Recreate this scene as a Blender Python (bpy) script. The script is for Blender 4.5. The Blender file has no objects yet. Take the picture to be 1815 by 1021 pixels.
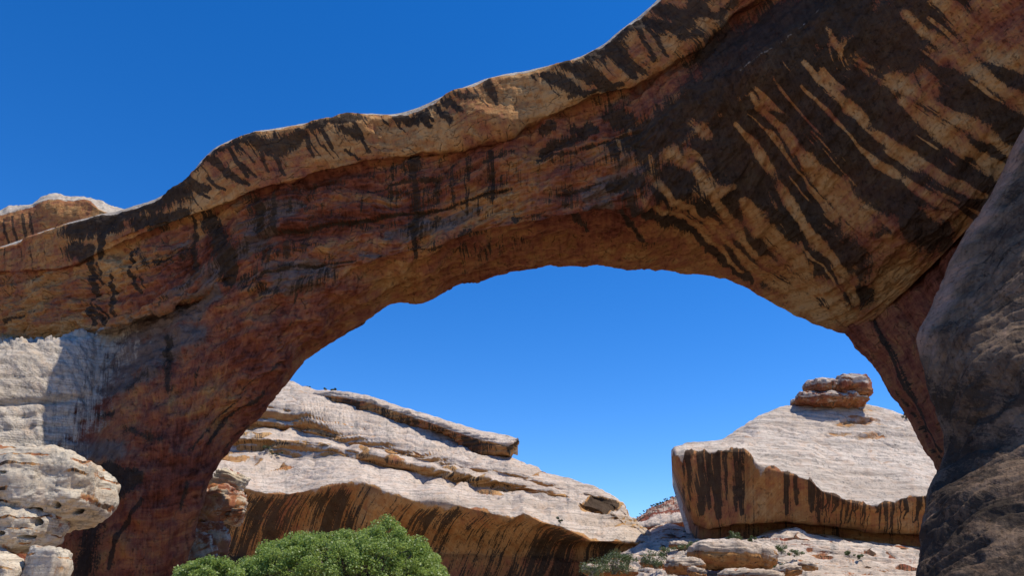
import bpy, bmesh, math, random
import numpy as np
from mathutils import Vector

# ------------------------------------------------------------------ camera, sky, sun
scene = bpy.context.scene
PITCH = math.radians(22.0)
HFOV = math.radians(67.0)
CAMZ = 1.7
cam_d = bpy.data.cameras.new("camera")
cam = bpy.data.objects.new("camera", cam_d)
scene.collection.objects.link(cam)
cam.location = (0, 0, CAMZ)
cam.rotation_euler = (math.radians(90) + PITCH, 0, 0)
cam_d.sensor_fit = 'HORIZONTAL'
cam_d.angle = HFOV
cam_d.clip_start = 0.1
cam_d.clip_end = 20000
scene.camera = cam

SUN_ELEV = math.radians(63.0)
SUN_AZ = math.radians(95.0)      # from +Y (away from the camera) clockwise towards +X
world = bpy.data.worlds.new("World")
scene.world = world
world.use_nodes = True
wn = world.node_tree
wn.nodes.clear()
sky = wn.nodes.new('ShaderNodeTexSky')
sky.sky_type = 'NISHITA'
sky.sun_disc = False
sky.sun_elevation = SUN_ELEV
sky.sun_rotation = SUN_AZ
sky.altitude = 1800
sky.air_density = 1.0
sky.dust_density = 0.0
sky.ozone_density = 5.0
bg = wn.nodes.new('ShaderNodeBackground')
bg.inputs['Strength'].default_value = 0.13
wo = wn.nodes.new('ShaderNodeOutputWorld')
hs = wn.nodes.new('ShaderNodeHueSaturation')
hs.inputs['Saturation'].default_value = 1.31
hs.inputs['Hue'].default_value = 0.508
wn.links.new(sky.outputs[0], hs.inputs['Color'])
wn.links.new(hs.outputs[0], bg.inputs[0])
wn.links.new(bg.outputs[0], wo.inputs[0])

sun_d = bpy.data.lights.new("sun", 'SUN')
sun_d.energy = 3.7
sun_d.angle = math.radians(0.5)
sun_d.color = (1.0, 0.93, 0.82)
sun = bpy.data.objects.new("sun", sun_d)
scene.collection.objects.link(sun)
sv = Vector((math.cos(SUN_ELEV) * math.sin(SUN_AZ), math.cos(SUN_ELEV) * math.cos(SUN_AZ), math.sin(SUN_ELEV)))
sun.rotation_euler = sv.to_track_quat('Z', 'Y').to_euler()
sun.location = sv * 300

vs = scene.view_settings
vs.view_transform = 'Standard'
vs.look = 'None'
vs.gamma = 1.0
vs.use_curve_mapping = False
vs.exposure = 0.6
scene.cycles.use_denoising = True
scene.cycles.diffuse_bounces = 4
scene.cycles.max_bounces = 8

# ------------------------------------------------------------------ measuring: photo direction + distance -> place
W, H = 1815.0, 1021.0
F = W / 2 / math.tan(HFOV / 2)
CP, SP = math.cos(PITCH), math.sin(PITCH)

def world_of(A):
    """A[...,3] = (column, row, distance along Y in metres) -> world XYZ"""
    A = np.asarray(A, float)
    cx = (A[..., 0] - W / 2) / F
    cy = -(A[..., 1] - H / 2) / F
    dy = CP - cy * SP
    dz = SP + cy * CP
    t = A[..., 2] / dy
    return np.stack([cx * t, A[..., 2], CAMZ + dz * t], -1)

# ------------------------------------------------------------------ noise
_rng = np.random.RandomState(7)
_perm = _rng.permutation(256).astype(np.int64)
_perm2 = np.concatenate([_perm, _perm, _perm])
_g = _rng.normal(size=(256, 3))
_g /= np.linalg.norm(_g, axis=1)[:, None]

def pnoise(P, seed=0):
    P = np.asarray(P, float) + np.array([seed * 17.13, seed * 5.71, seed * 9.37])
    i = np.floor(P).astype(np.int64)
    f = P - i
    u = f * f * f * (f * (f * 6 - 15) + 10)
    i &= 255
    out = 0
    for dx in (0, 1):
        wx = u[..., 0] if dx else 1 - u[..., 0]
        hx = _perm2[i[..., 0] + dx]
        for dy in (0, 1):
            wy = u[..., 1] if dy else 1 - u[..., 1]
            hy = _perm2[hx + i[..., 1] + dy]
            for dz in (0, 1):
                wz = u[..., 2] if dz else 1 - u[..., 2]
                g = _g[_perm2[hy + i[..., 2] + dz] & 255]
                d = g[..., 0] * (f[..., 0] - dx) + g[..., 1] * (f[..., 1] - dy) + g[..., 2] * (f[..., 2] - dz)
                out = out + wx * wy * wz * d
    return out * 1.6

def fbm(P, octaves=4, seed=0, gain=0.5):
    s = 0; a = 1.0; t = 0
    P = np.asarray(P, float)
    for o in range(octaves):
        s = s + a * pnoise(P * (2.03 ** o), seed + o)
        t += a
        a *= gain
    return s / t * 1.5

def ridged(P, octaves=3, seed=0):
    s = 0; a = 1.0; t = 0
    for o in range(octaves):
        s = s + a * (1 - np.abs(pnoise(np.asarray(P) * (2.03 ** o), seed + o)) * 1.6)
        t += a; a *= .5
    return s / t

def sstep(a, b, x):
    t = np.clip((x - a) / (b - a), 0, 1)
    return t * t * (3 - 2 * t)

def strata(t, sharp=.75):
    """rounded bed (slow swell out) then a quick step in"""
    f = t - np.floor(t)
    return np.where(f < sharp, np.sin(f / sharp * math.pi / 2) ** .8, np.cos((f - sharp) / (1 - sharp) * math.pi / 2))

# ------------------------------------------------------------------ lofts
def cr_interp(knots, vals, x):
    """non-uniform Catmull-Rom through vals[R,...] at knots[R]"""
    R = len(knots)
    h = np.diff(knots)
    sl = (vals[1:] - vals[:-1]) / h.reshape(-1, *([1] * (vals.ndim - 1)))
    m = np.empty_like(vals)
    m[0] = sl[0]; m[-1] = sl[-1]
    w0 = (h[1:] / (h[1:] + h[:-1])).reshape(-1, *([1] * (vals.ndim - 1)))
    m[1:-1] = sl[:-1] * w0 + sl[1:] * (1 - w0)
    k = np.clip(np.searchsorted(knots, x, side='right') - 1, 0, R - 2)
    sh = [-1] + [1] * (vals.ndim - 1)
    hh = h[k].reshape(sh); t = ((x - knots[k]) / h[k]).reshape(sh)
    return ((2 * t ** 3 - 3 * t ** 2 + 1) * vals[k] + (t ** 3 - 2 * t ** 2 + t) * hh * m[k]
            + (-2 * t ** 3 + 3 * t ** 2) * vals[k + 1] + (t ** 3 - t ** 2) * hh * m[k + 1])

def mono_interp(knots, vals, x):
    h = np.diff(knots)
    hs = h.reshape(-1, *([1] * (vals.ndim - 1)))
    sl = (vals[1:] - vals[:-1]) / hs
    m = np.zeros_like(vals)
    m[0] = sl[0]; m[-1] = sl[-1]
    a, b = sl[:-1], sl[1:]
    same = (a * b) > 0
    w1 = 2 * hs[1:] + hs[:-1]; w2 = hs[1:] + 2 * hs[:-1]
    with np.errstate(divide='ignore', invalid='ignore'):
        hm = (w1 + w2) / (w1 / a + w2 / b)
    m[1:-1] = np.where(same, hm, 0)
    k = np.clip(np.searchsorted(knots, x, side='right') - 1, 0, len(knots) - 2)
    sh = [-1] + [1] * (vals.ndim - 1)
    hh = h[k].reshape(sh); t = ((x - knots[k]) / h[k]).reshape(sh)
    return ((2 * t ** 3 - 3 * t ** 2 + 1) * vals[k] + (t ** 3 - 2 * t ** 2 + t) * hh * m[k]
            + (-2 * t ** 3 + 3 * t ** 2) * vals[k + 1] + (t ** 3 - t ** 2) * hh * m[k + 1])

def rows_to_ribs(rows, R):
    out = np.zeros((R, len(rows), 3))
    tt = np.linspace(0, 1, R)
    for k, r in enumerate(rows):
        r = np.asarray(r, float)
        d = np.concatenate([[0], np.cumsum(np.hypot(np.diff(r[:, 0]), np.diff(r[:, 1])) + np.abs(np.diff(r[:, 2])) * 2 + 1e-6)])
        d /= d[-1]
        for c in range(3):
            out[:, k, c] = np.interp(tt, d, r[:, c])
    return out

def rows_by_x(rows, R, x0, x1):
    out = np.zeros((R, len(rows), 3))
    xs = np.linspace(x0, x1, R)
    for k, r in enumerate(rows):
        r = np.asarray(r, float)
        out[:, k, 0] = xs
        out[:, k, 1] = np.interp(xs, r[:, 0], r[:, 1])
        out[:, k, 2] = np.interp(xs, r[:, 0], r[:, 2])
    return out

def grid_normals(P):
    du = np.gradient(P, axis=0); dv = np.gradient(P, axis=1)
    n = np.cross(dv, du)
    n /= np.linalg.norm(n, axis=-1)[..., None] + 1e-9
    return n

def mesh_object(name, verts, quads, mat, attrs=None, parent=None, ngons=()):
    me = bpy.data.meshes.new(name)
    verts = np.asarray(verts, np.float32).reshape(-1, 3)
    quads = np.asarray(quads, np.int32).reshape(-1, 4)
    nq = len(quads)
    loops = quads.reshape(-1)
    starts = np.arange(nq) * 4
    tot = len(loops)
    if ngons:
        extra = [np.asarray(g, np.int32) for g in ngons]
        st = []
        for g in extra:
            st.append(tot); tot += len(g)
        loops = np.concatenate([loops] + extra)
        starts = np.concatenate([starts, st])
    me.vertices.add(len(verts)); me.vertices.foreach_set('co', verts.ravel())
    me.loops.add(len(loops)); me.loops.foreach_set('vertex_index', loops.astype(np.int32))
    me.polygons.add(len(starts)); me.polygons.foreach_set('loop_start', starts.astype(np.int32))
    me.update(calc_edges=True)
    me.validate()
    me.polygons.foreach_set('use_smooth', np.ones(len(me.polygons), bool))
    for k, v in (attrs or {}).items():
        v = np.asarray(v, np.float32)
        if v.ndim == 1:
            a = me.attributes.new(k, 'FLOAT', 'POINT'); a.data.foreach_set('value', v)
        else:
            a = me.attributes.new(k, 'FLOAT_VECTOR', 'POINT'); a.data.foreach_set('vector', v.ravel())
    if mat: me.materials.append(mat)
    ob = bpy.data.objects.new(name, me)
    scene.collection.objects.link(ob)
    if parent: ob.parent = parent
    return ob

def tag(o, label, cat, group=None, kind=None):
    if label: o['label'] = label
    if cat: o['category'] = cat
    if group: o['group'] = group
    if kind: o['kind'] = kind
    return o

def empty(name, loc=(0, 0, 0)):
    o = bpy.data.objects.new(name, None)
    o.location = loc
    scene.collection.objects.link(o)
    return o

def loft(name, ribs, seg, nu, mat, back, disp=None, attrs=None, parent=None, flip=False, lock=None):
    """ribs[R,K,3] in (column,row,distance); front rows smooth, then back rows close the ring.
    back: list of (row index, d_col, d_row, d_dist) points that close the ring behind."""
    ribs = np.asarray(ribs, float)
    R, K, _ = ribs.shape
    step = np.hypot(ribs[1:, :, 0] - ribs[:-1, :, 0], ribs[1:, :, 1] - ribs[:-1, :, 1]) + 4 * np.abs(ribs[1:, :, 2] - ribs[:-1, :, 2])
    uk = np.concatenate([[0], np.cumsum(step.mean(1) + 1e-3)])
    A = cr_interp(uk, ribs, np.linspace(0, uk[-1], nu))
    vstep = np.hypot(A[:, 1:, 0] - A[:, :-1, 0], A[:, 1:, 1] - A[:, :-1, 1]).mean(0) + 4 * np.abs(A[:, 1:, 2] - A[:, :-1, 2]).mean(0) + 1e-3
    vk = np.concatenate([[0], np.cumsum(vstep)])
    vx, vr = [], []
    for k in range(K - 1):
        s = np.arange(seg[k]) / seg[k]
        vx.append(vk[k] + s * (vk[k + 1] - vk[k])); vr.append(k + s)
    vx = np.concatenate(vx + [[vk[-1]]]); vr = np.concatenate(vr + [[K - 1]])
    D = np.moveaxis(mono_interp(vk, np.moveaxis(A, 1, 0), vx), 0, 1)      # nu, nv, 3
    P = world_of(D)
    nv = P.shape[1]
    U = np.concatenate([[0], np.cumsum(np.linalg.norm(np.diff(P[:, nv // 2], axis=0), axis=1))])[:, None] * np.ones((1, nv))
    V = np.concatenate([np.zeros((nu, 1)), np.cumsum(np.linalg.norm(np.diff(P, axis=1), axis=2), axis=1)], 1)
    N = grid_normals(P)
    if flip: N = -N
    row = np.ones((nu, 1)) * vr[None]
    ctx = dict(P=P, N=N, U=U, V=V, row=row, D=D, nu=nu, nv=nv)
    if disp is not None:
        d = disp(ctx)
        if d.ndim == 2: P = P + N * d[..., None]
        else: P = P + d
        N = grid_normals(P)
        if flip: N = -N
        ctx['P'] = P; ctx['N'] = N
    B = []
    for (k, dc, dr, dd) in back:
        q = A[:, k] + np.array([dc, dr, dd])
        B.append(world_of(q))
    nb = len(B)
    full = np.concatenate([P] + [b[:, None] for b in B], 1)
    n2 = nv + nb
    idx = np.arange(nu * n2).reshape(nu, n2)
    nx = np.roll(idx, -1, axis=1)
    q = np.stack([idx[:-1], nx[:-1], nx[1:], idx[1:]], -1).reshape(-1, 4)
    if flip: q = q[:, ::-1]
    ng = [list(idx[0]) if flip else list(idx[0][::-1]), list(idx[-1][::-1]) if flip else list(idx[-1])]
    at = {}
    base = dict(flow=np.ones((nu, nv)), grey=np.zeros((nu, nv)), tone=np.full((nu, nv), .5), varn_shade=np.zeros((nu, nv)), pale=np.zeros((nu, nv)))
    if attrs: base.update(attrs(ctx))
    for k, v in base.items():
        v = np.broadcast_to(v, (nu, nv))
        at[k] = np.concatenate([v, np.repeat(v[:, -1:], nb, 1)], 1).ravel() if nb else v.ravel()
        if k == 'pale' and nb:
            w = np.concatenate([v, np.ones((nu, nb))], 1); at[k] = w.ravel()
        if k == 'varn_shade' and nb:
            w = np.concatenate([v, np.zeros((nu, nb))], 1); at[k] = w.ravel()
    uv = np.stack([U, V, np.zeros_like(U)], -1)
    uvb = np.repeat(uv[:, -1:], nb, 1)
    at['suv'] = np.concatenate([uv, uvb], 1).reshape(-1, 3)
    return mesh_object(name, full, q, mat, at, parent, ng)

def paint(D, strokes, warp=None):
    """natural stains and a painted ridge glint: soft tapering strokes (col,row,half-width)... laid on the rock sheet"""
    X = D[..., 0]; Y = D[..., 1]
    if warp is not None:
        X = X + warp[0]; Y = Y + warp[1]
    out = np.zeros(X.shape)
    for pts, s in strokes:
        p = np.asarray(pts, float)
        m = p[:, 2].max() * 2.0 + 2
        msk = (X > p[:, 0].min() - m) & (X < p[:, 0].max() + m) & (Y > p[:, 1].min() - m) & (Y < p[:, 1].max() + m)
        if not msk.any(): continue
        x = X[msk]; y = Y[msk]
        best = np.zeros(x.shape)
        for a, b in zip(p[:-1], p[1:]):
            vx, vy = b[0] - a[0], b[1] - a[1]
            L = vx * vx + vy * vy + 1e-9
            t = np.clip(((x - a[0]) * vx + (y - a[1]) * vy) / L, 0, 1)
            d = np.hypot(x - a[0] - t * vx, y - a[1] - t * vy)
            w = a[2] + t * (b[2] - a[2])
            best = np.maximum(best, 1 - np.clip(d / (1.7 * np.maximum(w, .5)), 0, 1))
        out[msk] = np.maximum(out[msk], best * s)
    return out

# ------------------------------------------------------------------ materials
def nodes_of(m):
    m.use_nodes = True
    nt = m.node_tree
    nt.nodes.clear()
    return nt

class NT:
    def __init__(s, nt): s.nt = nt
    def n(s, t, **kw):
        x = s.nt.nodes.new(t)
        for k, v in kw.items(): setattr(x, k, v)
        return x
    def link(s, a, b): s.nt.links.new(a, b)
    def val(s, x, inp):
        if hasattr(x, 'is_linked') or hasattr(x, 'node'): s.link(x, inp)
        else: inp.default_value = x
    def math(s, op, a, b=0.0, clamp=False):
        m = s.n('ShaderNodeMath', operation=op, use_clamp=clamp)
        s.val(a, m.inputs[0]); s.val(b, m.inputs[1]); return m.outputs[0]
    def noise(s, vec, scale, detail=3, rough=.55, dist=0.0):
        m = s.n('ShaderNodeTexNoise')
        s.link(vec, m.inputs['Vector']); m.inputs['Scale'].default_value = scale
        m.inputs['Detail'].default_value = detail; m.inputs['Roughness'].default_value = rough
        m.inputs['Distortion'].default_value = dist
        return m.outputs['Fac']
    def mapping(s, vec, scale=(1, 1, 1), rot=(0, 0, 0), loc=(0, 0, 0)):
        m = s.n('ShaderNodeMapping')
        s.link(vec, m.inputs['Vector'])
        m.inputs['Scale'].default_value = scale; m.inputs['Rotation'].default_value = rot; m.inputs['Location'].default_value = loc
        return m.outputs[0]
    def ramp(s, fac, stops, interp='LINEAR'):
        m = s.n('ShaderNodeValToRGB')
        m.color_ramp.interpolation = interp
        e = m.color_ramp.elements
        while len(e) < len(stops): e.new(.5)
        for x, (p, c) in zip(e, stops):
            x.position = p; x.color = (*c, 1) if len(c) == 3 else c
        s.link(fac, m.inputs[0]); return m.outputs[0]
    def mix(s, fac, a, b):
        m = s.n('ShaderNodeMix', data_type='RGBA')
        s.val(fac, m.inputs[0])
        for v, i in ((a, 6), (b, 7)):
            if isinstance(v, tuple): m.inputs[i].default_value = (*v, 1)
            else: s.link(v, m.inputs[i])
        return m.outputs[2]
    def smooth(s, x, a, b):
        m = s.n('ShaderNodeMapRange', interpolation_type='SMOOTHSTEP')
        s.link(x, m.inputs[0]); m.inputs[1].default_value = a; m.inputs[2].default_value = b
        return m.outputs[0]
    def attr(s, name):
        return s.n('ShaderNodeAttribute', attribute_name=name)

def rock_material(name, tones, dark=(.030, .0225, .017), pale=(.5, .44, .38), scale=1.0, bump=1.0,
                  streak=(1.0, .05), speck=.5, pale_lines=(0, 0, 4.0), grey=(.2, .185, .165), streak_gain=.9, line_gain=.5, bed_gain=1.0, run=.6, frac=1.0, fsc=(.32, .75)):
    """weathered sandstone: tone attribute picks the rock colour, varn the dark water stain plus painted ledge shade, pale the bleached top and a painted glint"""
    m = bpy.data.materials.new(name)
    t = NT(nodes_of(m))
    tc = t.n('ShaderNodeTexCoord')
    ob = tc.outputs['Object']
    suv = t.attr('suv').outputs['Vector']
    tone = t.attr('tone').outputs['Fac']; varn_shade = t.attr('varn_shade').outputs['Fac']; pal = t.attr('pale').outputs['Fac']
    nb = t.noise(ob, .09 * scale, 3)
    nm = t.noise(ob, .7 * scale, 5, .6)
    nf = t.noise(ob, 4.5 * scale, 4, .65)
    s1 = t.noise(t.mapping(suv, (streak[0] * scale, streak[1] * scale, 1)), 1.0, 5, .6, .25)
    s2 = t.noise(t.mapping(suv, (streak[0] * 4.2 * scale, streak[1] * 3 * scale, 1)), 1.0, 4, .6, .15)
    bed = t.noise(t.mapping(suv, (.05 * scale, 1.6 * scale, 1)), 1.0, 5, .65, .3)
    s3 = t.noise(t.mapping(suv, (streak[0] * 11 * scale, streak[1] * 9 * scale, 1)), 1.0, 3, .6, .1)
    pit = t.smooth(t.noise(ob, 2.1 * scale, 6, .72, .4), .56, .68)
    fleck = t.smooth(t.noise(ob, 7.5 * scale, 3, .6), .66, .74)
    cen = lambda x, g: t.math('MULTIPLY', t.math('SUBTRACT', x, .5), g)
    add = lambda *xs: __import__('functools').reduce(lambda p, q: t.math('ADD', p, q), xs)
    flow = t.attr('flow').outputs['Fac']
    wv = t.n('ShaderNodeVectorMath', operation='ADD')
    nz = t.n('ShaderNodeTexNoise'); t.link(suv, nz.inputs['Vector']); nz.inputs['Scale'].default_value = .5 * scale; nz.inputs['Detail'].default_value = 4
    sc_ = t.n('ShaderNodeVectorMath', operation='SCALE'); t.link(nz.outputs['Color'], sc_.inputs[0]); sc_.inputs['Scale'].default_value = 1.6 / scale
    t.link(suv, wv.inputs[0]); t.link(sc_.outputs[0], wv.inputs[1])
    vm_ = t.mapping(wv.outputs[0], (fsc[0] * scale, fsc[1] * scale, 1))
    vo = t.n('ShaderNodeTexVoronoi', voronoi_dimensions='2D'); t.link(vm_, vo.inputs['Vector']); vo.inputs['Scale'].default_value = 1.0
    cell = t.n('ShaderNodeSeparateColor'); t.link(vo.outputs['Color'], cell.inputs[0])
    ve = t.n('ShaderNodeTexVoronoi', voronoi_dimensions='2D', feature='DISTANCE_TO_EDGE'); t.link(vm_, ve.inputs['Vector']); ve.inputs['Scale'].default_value = 1.0
    crack = t.math('MULTIPLY', t.math('SUBTRACT', 1.0, t.smooth(ve.outputs['Distance'], .0, .035)), t.smooth(nm, .47, .6))
    fk = t.math('MULTIPLY', flow, t.math('SUBTRACT', 1.0, t.math('MULTIPLY', pal, .9), True))
    crack = t.math('MULTIPLY', crack, fk)
    cellv = t.math('MULTIPLY', cen(cell.outputs[0], 1.0), fk)
    # rock colour
    k = t.math('ADD', add(tone, t.math('MULTIPLY', cellv, .13 * frac), cen(nm, 1.0), cen(nb, .8), cen(s2, .5), cen(s1, .35), cen(bed, .7 * bed_gain)), 0.0, True)
    col = t.ramp(k, tones)
    col = t.mix(t.math('MULTIPLY', pit, .45), col, (.05, .026, .02))
    col = t.mix(t.math('MULTIPLY', fleck, .28), col, (.45, .34, .27))
    col = t.mix(t.math('MULTIPLY', crack, .6 * min(1, frac)), col, (.03, .016, .012))
    grm = t.math('MULTIPLY', t.smooth(add(t.attr('grey').outputs['Fac'], cen(nm, .8), cen(s2, .4)), .3, .75), .85)
    col = t.mix(grm, col, t.ramp(add(t.math('MULTIPLY', nm, .6), t.math('MULTIPLY', bed, .4)), [(.35, (.085, .070, .060)), (.6, (.17, .138, .118)), (.75, (.24, .20, .17))]))
    # desert varnish with painted ledge shade: soft field broken up along the flow
    v = add(varn_shade, t.math('MULTIPLY', flow, add(cen(s1, streak_gain * 1.1), cen(s2, streak_gain * 1.15), cen(s3, .6))), t.math('MULTIPLY', t.math('ADD', .7, t.math('MULTIPLY', flow, .3)), add(cen(nm, .5), cen(nf, .6))))
    halo = t.math('MULTIPLY', t.smooth(v, .22, .5), .5)
    col = t.mix(halo, col, t.mix(.6, col, (.07, .04, .025)))
    vm = t.math('MULTIPLY', t.smooth(v, .39, .50), t.math('ADD', .9, cen(nb, .5)), True)
    vm = t.math('MULTIPLY', vm, t.math('SUBTRACT', 1.0, t.math('MULTIPLY', fleck, .3)), True)
    col = t.mix(vm, col, t.ramp(add(t.math('MULTIPLY', nm, .6), t.math('MULTIPLY', s2, .4)), [(.36, dark), (.64, tuple(c * 2.0 for c in dark))]))
    # bleached tops with lichen grey, run-off streaks and fine bedding lines
    lines = t.noise(t.mapping(ob, (.12 * scale, .12 * scale, pale_lines[2] * scale), (pale_lines[0], pale_lines[1], 0)), 1.0, 6, .7, 1.1)
    pc = t.ramp(lines, [(.36, tuple(c * .52 for c in pale)), (.5, pale), (.75, tuple(min(1, c * 1.13) for c in pale))])
    pc = t.mix(t.math('MULTIPLY', t.smooth(nm, .46, .68), .5), pc, (pale[0] * .93, pale[1] * .74, pale[2] * .6))
    band = t.noise(t.mapping(ob, (.03 * scale, .03 * scale, .8 * scale), (pale_lines[0], pale_lines[1], 0)), 1.0, 4, .6, .6)
    pc = t.mix(t.math('MULTIPLY', t.smooth(band, .46, .6), .45), pc, (pale[0] * .62, pale[1] * .6, pale[2] * .58))
    pc = t.mix(t.math('MULTIPLY', t.smooth(nb, .5, .62), .35), pc, (pale[0] * .8, pale[1] * .74, pale[2] * .68))
    lich = add(t.math('MULTIPLY', nf, .4), t.math('MULTIPLY', t.noise(ob, 1.3 * scale, 6, .72), .6))
    pc = t.mix(t.math('MULTIPLY', t.smooth(lich, .5, .64), speck), pc, grey)
    pc = t.mix(t.math('MULTIPLY', t.smooth(add(t.math('MULTIPLY', s1, .6), t.math('MULTIPLY', lich, .4)), .52, .62), run), pc, grey)
    pc = t.mix(t.math('MULTIPLY', t.smooth(lich, .63, .7), .5), pc, (.06, .055, .05))
    pm = add(pal, cen(nm, .8), cen(s2, run), cen(nf, .3))
    pm = t.smooth(pm, .35, .62)
    col = t.mix(pm, col, pc)
    bs = t.n('ShaderNodeBsdfPrincipled')
    t.link(col, bs.inputs['Base Color'])
    bs.inputs['Roughness'].default_value = .8
    bs.inputs['Specular IOR Level'].default_value = .03
    b1 = t.n('ShaderNodeBump'); b1.inputs['Strength'].default_value = .85; b1.inputs['Distance'].default_value = .35 * bump / scale
    hh = t.math('SUBTRACT', t.math('ADD', nm, t.math('MULTIPLY', nf, .4)), t.math('MULTIPLY', pit, .35))
    hh = t.math('ADD', hh, t.math('MULTIPLY', bed, line_gain))
    hh = t.math('ADD', hh, t.math('MULTIPLY', t.math('MULTIPLY', lines, pm), line_gain))
    hh = t.math('ADD', hh, t.math('MULTIPLY', cellv, .45 * frac))
    hh = t.math('SUBTRACT', hh, t.math('MULTIPLY', crack, .5 * frac))
    t.link(hh, b1.inputs['Height'])
    t.link(b1.outputs[0], bs.inputs['Normal'])
    o = t.n('ShaderNodeOutputMaterial')
    t.link(bs.outputs[0], o.inputs[0])
    return m

RED = [(0.0, (.075, .024, .014)), (.28, (.20, .066, .042)), (.52, (.30, .122, .060)), (.76, (.38, .19, .072)), (1.0, (.46, .275, .12))]
M_arch = rock_material('arch_sandstone', RED, pale=(.55, .48, .39), streak=(.75, .05), bump=1.3)
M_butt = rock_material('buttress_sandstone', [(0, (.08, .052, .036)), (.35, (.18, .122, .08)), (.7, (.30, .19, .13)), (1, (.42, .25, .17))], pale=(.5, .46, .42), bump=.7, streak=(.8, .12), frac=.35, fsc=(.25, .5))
M_cliff = rock_material('cliff_sandstone', RED, scale=.55, pale=(.56, .465, .375), streak=(.9, .05), speck=.8, streak_gain=1.1, frac=.5, bump=.7)
M_butte = rock_material('butte_sandstone', RED, scale=.55, pale=(.55, .47, .39), streak=(.9, .035), speck=.8, frac=.35, streak_gain=1.7, pale_lines=(.05, .26, 2.2), run=.25, bump=.7)
M_slab = rock_material('outcrop_sandstone', RED, pale=(.56, .49, .38), speck=.9, streak=(.5, .2), bump=.45, frac=.25)

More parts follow.
